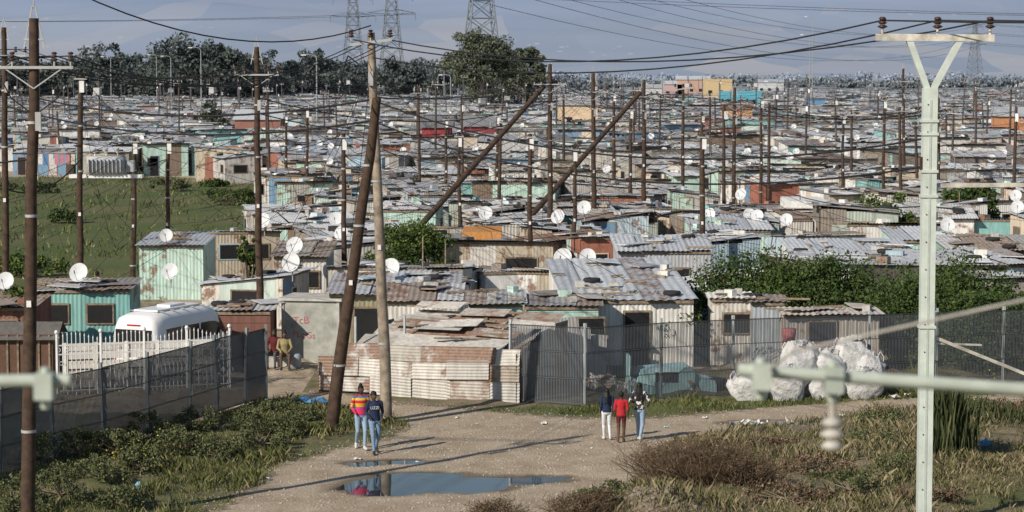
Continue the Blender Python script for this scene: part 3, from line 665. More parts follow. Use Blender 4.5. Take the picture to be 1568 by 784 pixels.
for i in range(n):
    p=a+D2*((i+.5)/n); hh=1.80+.10*math.sin(i/n*math.pi*6)
    m.tube(p,p+Vector((0,0,hh)),.014,.014,5); m.tube(p+Vector((0,0,hh)),p+Vector((0,0,hh+.09)),.026,.003,5)
    if i%2==0: m.ring(p+Vector((0,0,1.42)),.055,.009,'Y',0,10,4); m.ring(p+dn*.13+Vector((0,0,.6)),.055,.009,'Y',0,10,4); m.ring(p+dn*.07+Vector((0,0,1.0)),.055,.009,'Y',0,10,4)
for z in(.15,1.28,1.56): m.beam(a+Vector((0,0,z)),b+Vector((0,0,z)),.03,.035)
for i in range(5): p=a+D2*(i/4); m.beam(p,p+Vector((0,0,1.92)),.06,.06); m.loft([((p.x,p.y,1.92),.04,.04),((p.x,p.y,1.97),.07,.07),((p.x,p.y,2.04),.04,.04)],8)
m.obj('ornamental_white_fence',[mWhite])
m=MB(); a=G(100,598);b=G(335,589);D3=b-a
for i in range(6):
    p=a+D3*(i/5); m.beam(p,p+Vector((0,0,1.5)),.12,.12)
    if i<5:
        q=a+D3*((i+1)/5)
        for z in(.2,.5,.8,1.1,1.36): m.beam(p+Vector((0,0,z)),q+Vector((0,0,z)),.05,.24)
m.obj('precast_white_wall',[mWhitew])
e=MB(); p=G(38,582); e.box((0,.6,.75),(1.9,1.5,1.5),0)
for k in range(6): e.box((-.85+k*.34,-.17,.75),(.06,.05,1.5),1)
e.add([(-1.15,-.35,1.35),(1.15,-.35,1.35),(1.15,.6,1.85),(-1.15,.6,1.85),(1.15,1.5,1.4),(-1.15,1.5,1.4)],[(0,1,2,3),(3,2,4,5)],2)
e.obj('timber_kiosk',[plain('dark_planks',(.12,.07,.05),.9),mTrim,plain('tar_felt_roof',(.13,.12,.115),.9)],p)
# ------------------------------------------------------------ minibus
def minibus():
    p=G(206,590); e=empty('white_minibus',p,math.radians(66)); # local +x = forward (away), rear at x=0
    Ls=[(0,.62,1.90,.76),(.05,.45,2.08,.83),(.2,.36,2.22,.88),(.6,.33,2.28,.90)]+[(.6+.3*i,.32,2.30,.90) for i in range(1,10)]+[(3.6,.32,2.26,.90),(3.85,.32,2.14,.89),(4.1,.33,1.93,.88),(4.35,.34,1.62,.87),(4.55,.36,1.25,.84),(4.72,.40,1.12,.78),(4.82,.5,1.0,.66)]
    cs=[(.92,0),(1,.08),(1,.2),(1,.38),(1,.47),(.985,.5),(.96,.62),(.93,.74),(.90,.82),(.86,.88),(.78,.95),(.6,.99),(.3,1.0)]
    cs=cs+[(-a,b) for a,b in reversed(cs)]; n=len(cs); m=MB(); vs=[]
    for x,zb,zt,hw in Ls:
        for a,f in cs: vs.append((x,a*hw,zb+f*(zt-zb)))
    m.v=vs; 
    for k in range(len(Ls)-1):
        for i in range(n):
            j=(i+1)%n; xm=(Ls[k][0]+Ls[k+1][0])/2; lo,hi=min(cs[i][1],cs[j][1]),max(cs[i][1],cs[j][1]); mt=0
            if lo>=.49 and hi<=.75 and i!=n-1 and .4<xm<3.9 and not(1.45<xm<1.6): mt=1
            if xm>3.8 and xm<4.6 and lo>=.6: mt=1
            m.f.append([k*n+i,(k+1)*n+i,(k+1)*n+j,k*n+j]); m.m.append(mt); m.a.append(.5); m.s.append(True)
    m.f.append(list(range(n))); m.m.append(0);m.a.append(.5);m.s.append(False)
    m.f.append(list(range((len(Ls)-1)*n,len(Ls)*n))[::-1]); m.m.append(0);m.a.append(.5);m.s.append(False)
    m.obj('body',[plain('white_car_paint',(.72,.73,.75),.3,0,.05,2),plain('tinted_glass',(.02,.022,.025),.12)],parent=e)
    g=MB(); g.box((.0,0,1.50),(.07,1.34,.58),0); g.box((-.01,0,1.0),(.05,.5,.14),1); g.box((.02,.73,1.0),(.07,.1,.55),2); g.box((.02,-.73,1.0),(.07,.1,.55),2); g.box((.02,0,.48),(.16,1.6,.2),3); g.box((-.02,.3,.9),(.05,.2,.04),3)
    for x in(1.5,2.6): 
        for s in(-1,1): g.box((x,s*.845,1.58),(.07,.03,.5),4)
    g.box((.03,0,1.93),(.08,.5,.05),2); g.box((2.0,0,2.33),(2.6,.9,.06),4); g.box((2.2,0,2.38),(.9,.5,.10),4)
    for x in(.8,1.4,2.0,2.6,3.2): g.box((x,0,2.315),(.04,1.3,.03),3)
    for s in(-1,1): g.beam((4.1,s*.88,1.3),(4.1,s*1.06,1.35),.05,.05,3); g.box((4.1,s*1.07,1.4),(.08,.14,.26),3)
    g.obj('fittings',[bpy.data.materials['tinted_glass'],plain('number_plate',(.7,.65,.3)),plain('tail_lamp',(.35,.02,.02),.3),plain('grey_bumper',(.3,.3,.3)),bpy.data.materials['white_car_paint']],parent=e)
    wmesh=MB()
    for x in(.95,3.75):
        for s in(-1,1): wmesh.ring((x,s*.78,.33),.24,.1,'Y',0,20,8); wmesh.tube((x,s*.74,.33),(x,s*.85,.33),.17,.17,12,1)
    wmesh.obj('wheels',[mJunk,mSteel],parent=e)
minibus()
# ------------------------------------------------------------ bulk bags
mBag=NT('woven_white_bag'); nb=mBag.noise(5,mBag.pos(),5); mBag.col(mBag.ramp(nb,[(.3,(.46,.46,.46)),(.6,(.63,.63,.63)),(.8,(.70,.70,.70))])); mBag.bump(mBag.noise(5,None,6,.7),.12,.9)
mBagIn=plain('bag_contents',(.45,.45,.47),.6,0,.6,15)
def bag(u,v,w,h,d=.8):
    p=G(u,v); m=MB(); dx=R.uniform(-.12,.12); K=14
    vs=[];n=32; ph=[R.uniform(0,6.28) for _ in range(4)]
    for kk in range(K+1):
        f=kk/K; r=.82+.55*math.sin(min(1,f*1.25)*math.pi*.62)*.55-(.55*max(0,f-.78)/.22*.9 if f>.78 else 0)
        for i in range(n):
            t=2*math.pi*i/n;c,s=math.cos(t),math.sin(t); k=r*(1+.08*math.sin(3*t+ph[0]+5*f)+R.gauss(0,.015)+.05*math.sin(7*t+f*8+ph[1])+.035*math.sin(11*t-9*f+ph[2]))
            vs.append((dx*f+w/2*k*math.copysign(abs(c)**.7,c),d/2*k*math.copysign(abs(s)**.7,s),h*f+R.gauss(0,.012)+(.09*math.sin(2*t+ph[3])+.04*math.sin(6*t) if f>.85 else .02*math.sin(4*t+9*f))))
    fs=[(k*n+i,k*n+(i+1)%n,(k+1)*n+(i+1)%n,(k+1)*n+i) for k in range(K) for i in range(n)]+[tuple(range(K*n,(K+1)*n))]
    m.add(vs,fs,0,sm=True)
    for q in range(14):
        a=R.uniform(0,6.28);r=R.random()*.30; m.box((dx+w*r*math.cos(a),d*r*math.sin(a),h+R.uniform(-.03,.08)),(.14,.1,.14),R.choice([0,1,1]),M=Matrix.Rotation(R.random()*3,4,Vector((R.random(),R.random(),R.random()))))
    for s in(-1,1):
        b=Vector((dx+s*w*.3,0,h*.93)); m.path([b,b+Vector((s*.1,0,.18)),b+Vector((s*.2,-.02,.02)),b+Vector((s*.18,-.05,-.2))],.018,4,0)
    m.obj('bulk_rubbish_bag',[mBag.mat,mBagIn],p,R.uniform(-.2,.2))
for u,v,w_,h_ in[(1150,612,1.1,.75),(1205,612,1.1,.95),(1262,611,1.0,.8),(1318,610,1.15,.85)]: bag(u,v,w_,h_)
for u,v,w_,h_ in[(1218,603,1.15,1.55),(1272,602,1.0,1.3),(1305,600,1.05,1.65),(1175,600,.9,1.3),(1330,602,.85,1.2)]: bag(u,v,w_,h_)
m=MB(); p=G(1207,597); m.loft([((0,0,1.5),.2,.2),((0,0,1.95),.22,.2)],10); m.obj('red_plastic_crate',[mRed],p)
m=MB(); p=G(1030,604)
m.add([(-1.3,0,.0),(-.95,0,.75),(.5,0,.85),(1.0,0,.45),(1.35,0,.4),(1.4,0,.0),(-1.3,1.3,.0),(-.95,1.3,.75),(.5,1.3,.85),(1.0,1.3,.45),(1.35,1.3,.4),(1.4,1.3,.0)],[(0,1,2,3,4,5),(6,11,10,9,8,7),(1,7,8,2),(2,8,9,3),(3,9,10,4),(4,10,11,5),(0,6,7,1)],0)
m.box((-.2,-.02,.55),(.7,.05,.3),1); m.box((-1.35,.5,.6),(.08,.9,1.2),0)
m.obj('wrecked_turquoise_car_shell',[plain('turquoise_paint',(.34,.54,.58),.5,0,.3,3),mDark],p,.05)
for k,(u,v) in enumerate([(820,600),(838,602),(830,596),(1095,600),(1085,598)]):
    m=MB(); m.ring((0,0,.12),.24,.1,'Z',0); m.ring((.05,0,.33),.24,.1,'Z',0); m.obj('old_tyre_stack',[mJunk],G(u,v))
for u,v in[(925,600),(940,598),(960,602),(1070,600),(1140,600)]:
    m=MB(); 
    for k in range(8): m.box((R.gauss(0,.4),R.gauss(0,.3),R.uniform(.05,.4)),(R.uniform(.2,.6),.3,R.uniform(.05,.3)),R.choice([0,1]),M=Matrix.Rotation(R.random()*3,4,Vector((R.random(),R.random(),1))))
    m.obj('scrap_pile',[mRoofD,mTrim],G(u,v))
# ------------------------------------------------------------ satellite dishes
def dish_mesh():
    m=MB(); n=20;vs=[(0,0,0)];r0=.33
    T=Matrix.Rotation(math.radians(66),4,'X')
    for k in(1,2,3):
        r=r0*k/3
        for i in range(n): t=6.2832*i/n; vs.append((r*math.cos(t),r*1.06*math.sin(t),.07*(r/r0)**2))
    fs=[(0,1+i,1+(i+1)%n) for i in range(n)]+[(1+(k-1)*n+i,1+k*n+i,1+k*n+(i+1)%n,1+(k-1)*n+(i+1)%n) for k in(1,2) for i in range(n)]
    C=Matrix.Translation((0,-.12,.65))@T; m.add([C@Vector(v) for v in vs],fs,0,sm=True)
    m.tube((0,0,0),(0,0,.65),.022,.022,6,1); m.tube((0,0,.6),C@Vector((0,0,0)),.02,.02,6,1); m.tube(C@Vector((0,-.32,.05)),C@Vector((0,-.12,.45)),.009,.009,5,1); m.tube(C@Vector((0,-.15,.40)),C@Vector((0,-.08,.50)),.026,.022,6,2)
    return m.mesh('satellite_dish',[mDish,mSteel,mLnb])
DM=dish_mesh()
def dish(p):
    o=bpy.data.objects.new('satellite_dish',DM); o.location=p; o.rotation_euler=(0,0,R.gauss(-.25,.14)); s=R.uniform(.88,1.1);o.scale=(s,s,s); link(o)
for u,v in[(453,378),(448,404),(123,418),(10,428),(255,358),(262,413),(525,357),(405,340),(600,412),(863,397),(900,393),(856,333),(895,320),(744,328),(1088,328),(1147,328),(1205,335),(1136,298),(1450,345),(1558,318),(1556,300),(515,336),(930,258),(1160,330)]:
    q=G(u,v,2.9); dish((q.x,q.y,2.25))
R.shuffle(roofspots)
for x,y in [s for s in roofspots if s[1]>170][:150]: dish((x+R.uniform(-1.2,1.2),y-1.2+R.uniform(-1,1),R.uniform(2.0,2.3)))
# ------------------------------------------------------------ poles
def insul(m,p,s=1.0,mi=2,up=1):
    p=Vector(p)
    m.tube(p,p+Vector((0,0,.12*s*up)),.02*s,.02*s,6,1)
    for k in range(3): m.loft([((p.x,p.y,p.z+(.1+.06*k)*s*up),.035*s,.035*s),((p.x,p.y,p.z+(.125+.06*k)*s*up),(.085-.012*k)*s,(.085-.012*k)*s),((p.x,p.y,p.z+(.155+.06*k)*s*up),.035*s,.035*s)],8,mi)
PT={}
def pole(key,u,vb,ut,vt,r=.15,mat=None,top='box',name='utility_pole'):
    b=G(u,vb); T=AT(ut,vt,b.y); T=T-b; m=MB(); mats=[mat or mWood,mSteel,mPorc,mWhite,mWire]
    k=6; prev=Vector((0,0,-.2))
    for i in range(1,k+1):
        q=T*(i/k)+Vector((R.gauss(0,.02),0,0))*(i<k); m.tube(prev,q,r*(1-.35*(i-1)/k),r*(1-.35*i/k),12,0,cap=(i==k)); prev=q
    if top=='A':
        for s in(-1,1): m.beam(T+Vector((s*.22,-.02,-.65)),T+Vector((s*.03,-.02,.25)),.028,.03,1)
        m.beam(T+Vector((-.22,-.03,-.45)),T+Vector((.22,-.03,-.45)),.03,.03,1); m.tube(T+Vector((0,0,.2)),T+Vector((0,0,.4)),.02,.01,6,1)
        m.beam(T+Vector((-.85,-.14,-1.05)),T+Vector((.85,-.14,-1.05)),.06,.06,1)
        for s in(-.8,-.45,.45,.8): insul(m,T+Vector((s,-.14,-1.02)),1.1)
        for s in(-1,1):
            m.beam(T+Vector((s*.6,-.14,-1.08)),T+Vector((0,-.14,-1.5)),.025,.025,1)
            c=T+Vector((s*.5,-.1,-1.1)); m.path([c,c+Vector((s*.15,0,-.3)),c+Vector((0,0,-.6)),c+Vector((-s*.4,0,-.9))],.015,4,4)
        m.box(T+Vector((.1,-.2,-2.2)),(.12,.1,.4),1)
    if top=='X':
        m.beam(T+Vector((-.6,-.12,-.35)),T+Vector((.6,-.12,-.2)),.08,.08,1)
        for s in(-.55,0,.55): insul(m,T+Vector((s,-.12,-.25)),1.2)
        for s in(-1,1):
            c=T+Vector((s*.35,-.1,-.9)); m.path([c,c+Vector((s*.3,0,.25)),c+Vector((s*.45,0,-.2)),c+Vector((s*.1,0,-.6))],.02,4,4)
        m.box(T+Vector((0,-.16,-1.3)),(.14,.12,.4),1)
    if top=='box':
        m.box(T+Vector((.06,-.16,-.45)),(.18,.14,.45),3); m.beam(T+Vector((-.25,-.1,-.15)),T+Vector((.25,-.1,-.15)),.05,.05,1)
        for s in(-.2,.2): insul(m,T+Vector((s,-.1,-.12)),.7)
    m.box(T*.45+Vector((0,-r*.9,0)),(.1,.02,.14),3)
    for f in(.2,.62,.8): m.tube(T*f-Vector((0,0,.03)),T*f+Vector((0,0,.03)),r*(1-.35*f)+.012,r*(1-.35*f)+.012,10,1)
    m.obj(name,mats,b); PT[key]=b+T
pole('p1',10,520,6,42,.15,top='A'); pole('p2',42,815,52,28,.165,top='A'); pole('p3',122,500,124,115,.15,top='box'); pole('p4',203,455,206,212,.14,top='box')
pole('p5',255,450,258,212,.13); pole('p6',398,512,393,72,.15,top='A'); pole('p7',592,643,568,50,.17,mWoodG,top='X'); pole('brace',506,660,577,150,.19,top='none',name='leaning_stay_pole')
pole('p8',527,470,526,205,.13); pole('p9',842,405,842,98,.16,top='A'); pole('p10',811,452,812,205,.13); pole('p11',880,428,879,225,.12); pole('p12',910,385,908,112,.16,top='A'); pole('p13',985,360,986,122,.16,top='A')
pole('p14',1074,452,1076,205,.15); pole('p15',1123,345,1125,134,.15,top='A'); pole('p16',1045,330,1046,130,.14,top='X');pole('p17',705,400,703,205,.12);pole('p18',1352,345,1354,150,.13);pole('p19',1437,330,1437,150,.14,top='A');pole('p20',940,330,940,140,.14)
pole('p21',965,350,966,165,.13);pole('p22',1165,330,1166,150,.13);pole('p23',1290,330,1291,175,.13);pole('p24',760,330,762,175,.13);pole('p25',470,330,470,165,.13);pole('p26',438,300,438,175,.13);pole('p27',683,330,683,180,.13);pole('p28',1385,300,1383,105,.15,top='A')
def stay(u0,v0,ut,vt,vbase):
    b=G(ut,vbase); t=AT(ut,vt,b.y); y=b.y-6.5
    q=AT(u0,v0,y); m=MB(); d=(q-t); k=t.z/(t.z-q.z) if t.z>q.z else 1; e=t+d*k
    m.tube((0,0,0),e-t,.13,.17,10,0); m.obj('diagonal_stay_pole',[mWood],t)
stay(640,350,833,132,405); stay(818,325,980,142,385)
b=G(122,500); y=b.y; e=empty('pole_mounted_transformer',AT(162,270,y)); s=F/y; m=MB(); wv=112/s
m.beam((-wv/2,0,0),(wv/2,0,0),.1,.14,1); m.beam((-wv/2,.4,0),(wv/2,.4,0),.1,.14,1)
m.loft([((0,.2,.1),.75,.38),((0,.2,.75),.75,.38),((0,.2,.8),.68,.3)],24,0,pw=5)
for k in range(9): m.box((-.62+k*.155,-.22,.42),(.03,.16,.5),0)
m.box((.95,.2,.4),(.3,.3,.45),0)
for k in(-.45,0,.45): insul(m,(k,.2,.78),1.2)
m.obj('transformer_tank',[plain('grey_tank_paint',(.40,.42,.44),.5),mWhite,mPorcG],parent=e)
PV=[]
for k in range(8):
    m=MB(); h=R.uniform(6.4,8.6); m.tube((0,0,0),(R.uniform(-.25,.25),0,h),.13,.09,8,0); 
    if k in(1,5): m.box((.1,-.16,h-.6),(.2,.14,.45),3)
    elif k%2==0: m.beam((-.6,-.1,h-.3),(.6,-.1,h-.3),.07,.07,1); [insul(m,(s,-.1,h-.26),1.1) for s in(-.5,0,.5)]
    if k==3: m.box((0,-.5,h-1.8),(.9,.6,.8),1); m.beam((-.8,-.4,h-2.3),(.8,-.4,h-2.3),.1,.1,1)
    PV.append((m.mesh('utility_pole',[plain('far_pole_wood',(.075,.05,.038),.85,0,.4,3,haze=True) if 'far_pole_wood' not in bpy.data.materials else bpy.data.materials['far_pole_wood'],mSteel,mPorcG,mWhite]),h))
rp=[]
for i in range(400):
    y=130+(860-130)*R.random()**.9; x=R.uniform(-.24,.24)*y
    if inpoly([x],[y],field)[0]: continue
    if y<250 and any((x-a)**2+(y-b)**2<110 for a,b,c in rp): continue
    if any((x-a)**2+(y-b)**2<90 for a,b,c in rp): continue
    me_,h=R.choice(PV); sc=R.uniform(.8,1.15)
    o=bpy.data.objects.new('utility_pole',me_); o.location=(x,y,0); o.scale=(1,1,sc); o.rotation_euler=(R.gauss(0,.015),R.gauss(0,.022),R.uniform(-.6,.6)); link(o); rp.append((x,y,h*sc))
def rightpole():
    b=G(1414,812); y=b.y; s=F/y; e=empty('steel_power_pole',b); m=MB()
    Z=lambda v:AT(1414,v,y).z
    zt=Z(135); m.box((0,0,zt/2-.1),(.30,.26,zt+.2),0)
    zc=Z(57); 
    for sx,ux in((-1,1388),(1,1468)):
        dx=(ux-1422)/s; m.beam((sx*.05,0,zt-.05),(dx,0,zc-.02),.14,.13,0)
    xa=(1338-1422)/s;xb=(1518-1422)/s; m.beam((xa,-.02,zc),(xb,-.02,zc-.02),.13,.15,1)
    for ux in(1348,1432,1512):
        x=(ux-1422)/s; insul(m,(x,-.02,zc+.05),1.4)
    for v in(185,205,262,300,500): m.box((0,0,Z(v)),(.36,.32,.06),0)
    for v in range(160,780,42): m.tube((-.06,-.12,Z(v)),(-.06,-.145,Z(v)),.016,.016,6,2); 
    for v in(200,240,290,330,470,520): m.box((.17,-.05,Z(v)),(.05,.06,.16),0)
    m.box((-.17,-.05,Z(250)),(.06,.1,.28),2)
    m.box((0,-.134,zt/2),(.05,.012,zt-.5),3)
    z=Z(284); m.beam((.1,0,z),(2.6,.3,z),.07,.09,1); z2=Z(515); m.beam((.12,0,z2),(3.2,1.0,Z(605)),.07,.07,1); m.beam((.14,0,z2-.15),(1.3,.5,z2-.25),.04,.04,1)
    m.obj('mast',[mGreenSteel,plain('worn_crossarm',(.60,.57,.51),.6,0,.5,3),mPorc,plain('mast_web_paint',(.44,.49,.46),.6,0,.2,2)],parent=e)
    PT['r1'],PT['r2'],PT['r3']=[b+Vector(((ux-1422)/s,-.02,zc+.36)) for ux in(1348,1432,1512)]
rightpole()
# ------------------------------------------------------------ wires
wm_=MB()
def wire(a,b,sag=.5,r=.014,n=14):
    a=Vector(a);b=Vector(b); wm_.path([a.lerp(b,i/n)-Vector((0,0,4*sag*(i/n)*(1-i/n))) for i in range(n+1)],r,4,0,.5)
O=Vector
for i,k in enumerate(('r1','r2','r3')):
    wire(PT[k],PT['p7']+O(((-.5,0,.5)[i],0,-.2-.5*(i==1))),.75,.018); wire(PT[k],PT[k]+O((25,-8,1.5)),.6,.018)
for s in(-.8,-.45,.45,.8):
    wire(PT['p7']+O((s*.6,0,-.35)),PT['p2']+O((s,0,-.8)),.9,.014); wire(PT['p2']+O((s,0,-.8)),PT['p2']+O((s-30,8,-.5)),.5,.014)
    wire(PT['p6']+O((s,0,-.8)),PT['p1']+O((s,0,-.8)),.7,.014); wire(PT['p1']+O((s,0,-.8)),PT['p1']+O((s-30,0,0)),.5,.014)
    wire(PT['p6']+O((s,0,-.8)),PT['p9']+O((s,0,-.8)),1.1,.016)
    wire(PT['p9']+O((s,0,-.8)),PT['p12']+O((s,0,-.8)),.5,.018); wire(PT['p12']+O((s,0,-.8)),PT['p13']+O((s,0,-.8)),.5,.018); wire(PT['p13']+O((s,0,-.8)),PT['p15']+O((s,0,-.8)),.6,.02); wire(PT['p15']+O((s,0,-.8)),PT['p19']+O((s,0,-.8)),1.0,.02);wire(PT['p19']+O((s,0,-.8)),PT['p28']+O((s,0,-.8)),1.0,.02)
for z in(-1.9,-2.5): wire(PT['p7']+O((0,0,z)),PT['p1']+O((0,0,z-.4)),.7,.03); wire(PT['p7']+O((0,0,z)),PT['r2']+O((0,0,z-.6)),1.0,.022); wire(PT['p6']+O((0,0,z)),PT['p9']+O((0,0,z)),1.0,.022)
wire(AT(60,-40,50),PT['p7']+O((0,0,.2)),.9,.018)
wire(PT['p2']+O((0,0,-3)),PT['p2']+O((-25,0,-4)),.5,.02)
keys=[k for k in PT if k[0]=='p']
def drop(p,cnt,h=2.5):
    for i in range(cnt):
        a=R.uniform(0,6.283); r=R.uniform(7,22); q=Vector((p.x+r*math.cos(a),p.y+r*.8*math.sin(a),h)); 
        if q.y<80: q.y=80+R.random()*5
        wire(p-O((0,0,.3)),q,R.uniform(.2,.7),.009,8)
for k in keys:
    if k not in('p2',): drop(PT[k]-O((0,0,.6)),7 if PT[k].y<200 else 4)
for x,y,h in rp:
    if y<420: drop(O((x,y,h)),4)
    near_=sorted(rp,key=lambda q:(q[0]-x)**2+(q[1]-y)**2)[1:3]
    for q in near_: 
        if y<600: wire((x,y,h-.3),(q[0],q[1],q[2]-.3),.5,.014,6)
wire(PT['p10'],PT['p14'],.8,.016);wire(PT['p14'],PT['p18'],1,.016);wire(PT['p8'],PT['p10'],.9,.016);wire(PT['p5'],PT['p8'],.8,.016);wire(PT['p4'],PT['p6']-O((0,0,3)),.8,.016);wire(PT['p3'],PT['p5'],.6,.016)
wire(PT['p7']-O((0,0,3.2)),PT['p10'],.9,.014);wire(PT['p7']-O((0,0,3.2)),PT['p8'],.5,.014);wire(PT['p6']-O((0,0,3)),PT['p8'],.5,.014)
wire(PT['p14'],PT['r2']-O((.2,0,4)),1,.014);wire(PT['p3']-O((0,0,3.2)),PT['p1']-O((0,0,6)),.6,.03)
# ------------------------------------------------------------ pylons
mPy=plain('pylon_steel',(.19,.22,.26),.7,0,.1,.1)
def pylon(u,y,h,bw,rr=.16):
    p=AT(u,120,y); m=MB(); lv=11
    def wz(t): return bw/2*(1-t)**1.25+ .75
    C=[(-1,-1),(1,-1),(1,1),(-1,1)]
    pr=None
    for i in range(lv+1):
        t=i/lv;z=h*(1-(1-t)**1.15) ; ww=wz(t); ring=[Vector((a*ww,b*ww,z)) for a,b in C]
        if pr:
            for k in range(4):
                m.tube(pr[k],ring[k],rr,rr,4); m.tube(pr[k],ring[(k+1)%4],rr*.6,rr*.6,4); m.tube(pr[(k+1)%4],ring[k],rr*.6,rr*.6,4); m.tube(ring[k],ring[(k+1)%4],rr*.6,rr*.6,4)
        pr=ring
    for z,l in((h*.66,8),(h*.8,7),(h*.93,5.5)):
        for s in(-1,1):
            for q in(-1,1): m.tube((s*.9,q*.7,z),(s*l,0,z+.5),rr*.8,rr*.6,4); m.tube((s*.9,q*.7,z+1.8),(s*l,0,z+.5),rr*.6,rr*.6,4)
            m.tube((s*l,0,z+.5),(s*l,0,z-1.8),.14,.14,5)
    m.obj('lattice_pylon',[mPy],(p.x,y,0),.2); return Vector((p.x,y,0))
a=pylon(737,560,46,9.5,.2);b=pylon(600,760,44,8,.17);c=pylon(541,800,44,7.5,.16);d=pylon(1492,1500,42,9,.22)
for h_,l in((29,8),(35.5,7),(41.5,5.5)):
    for s in(-1,1):
        wire(a+O((s*l,0,h_)),a+O((s*l+500,-150,h_+3)),9,.05,20); wire(a+O((s*l,0,h_)),d+O((s*l,0,h_)),14,.07,24); wire(b+O((s*l,0,h_)),a+O((s*l-400,-200,h_)),6,.05,20); wire(d+O((s*l,0,h_)),d+O((300,-200,h_)),8,.08)
wm_.obj('overhead_power_lines',[mWire])
lampm=plain('lamp_post_steel',(.3,.32,.34),.6)
for u,y,h in[(308,420,14),(262,500,13),(690,430,9),(1244,600,24),(1190,380,8),(940,700,13),(680,650,12),(485,330,12),(1240,520,18),(240,600,14),(1410,800,13),(1640,500,14),(170,520,13),(60,520,14)]:
    p=AT(u,120,y); m=MB(); m.tube((0,0,0),(0,0,h),.14,.08,8); m.path([(0,0,h),(-.3,0,h+.35),(-1.0,0,h+.5),(-1.7,0,h+.45)],.06,6); m.box((-1.9,0,h+.42),(.7,.25,.15),1); m.obj('street_lamp',[lampm,mWhite],(p.x,y,0))
# ------------------------------------------------------------ foreground crossarms (close to the lens, out of focus)
mFg=plain('pale_green_bracket',(.42,.47,.42),.5,0,.2,6)
def fgarm(uA,vA,uB,vB,y,name,insu,polex):
    a=AT(uA,vA,y);b=AT(uB,vB,y); m=MB(); m.tube(a-a,b-a,.026,.026,12,0)
    for u,v,k in insu:
        c=AT(u,v,y)-a; d=(b-a).normalized(); m.tube(c-d*.02,c+d*.03,.05,.05,12,0); m.tube(c+O((0,0,-.09)),c+O((0,0,.07)),.02,.02,8,0); m.box(c+O((0,-.02,0)),(.07,.08,.1),0)
        if k: 
            m.tube(c+O((0,0,-.08)),c+O((0,0,-.16)),.012,.012,6,1)
            for q in range(3): m.loft([((c.x,c.y,c.z-.15-.045*q),.02,.02),((c.x,c.y,c.z-.17-.045*q),.045+.006*(q%2),.045),((c.x,c.y,c.z-.19-.045*q),.02,.02)],12,1)
    px=AT(polex,vB,y)-a; m.tube(O((px.x,.1,-a.z)),O((px.x,.1,2.5)),.13,.11,14,0); m.tube(b-a,O((px.x,.1,(b-a).z)),.026,.026,10,0)
    m.obj(name,[mFg,mPorcG],a); return a
fgarm(1130,566,1620,600,8.7,'insulator_crossarm',[(1165,575,0),(1275,580,1)],1700)
fgarm(108,582,-60,584,8.7,'insulator_crossarm',[(70,590,0)],-140)
wm_=MB(); wire(AT(1215,538,8.5),AT(1700,430,8.0),.0,.006,6); wire(AT(1215,538,8.5),AT(1165,575,8.7),0,.006,3); wm_.obj('foreground_stay_wire',[mPorcG])
# ------------------------------------------------------------ people
def capsule(m,p0,p1,r0,r1,n=12):
    p0=Vector(p0);p1=Vector(p1);d=p1-p0;L=d.length; q=d.to_track_quat('Z','Y').to_matrix() if L>1e-5 else Matrix.Identity(3)
    vs=[];rows=[]
    for k in(-80,-50,-20): t=math.radians(k); rows.append((r0*math.sin(t),r0*math.cos(t)))
    rows.append((0,r0)); rows.append((L,r1))
    for k in(20,50,80): t=math.radians(k); rows.append((L+r1*math.sin(t),r1*math.cos(t)))
    for z,r in rows:
        for i in range(n): a=6.2832*i/n; vs.append(p0+q@Vector((r*math.cos(a),r*math.sin(a),z)))
    K=len(rows); m.add(vs,[(k*n+i,k*n+(i+1)%n,(k+1)*n+(i+1)%n,(k+1)*n+i) for k in range(K-1) for i in range(n)]+[tuple(range(n))[::-1],tuple(range((K-1)*n,K*n))])
SK=plain('brown_skin',(.11,.055,.035),.55,0,.1,20);HR=plain('black_hair',(.012,.011,.011),.6);LIP=plain('lips',(.12,.03,.03),.5);EYW=plain('eye_white',(.6,.58,.55),.3)
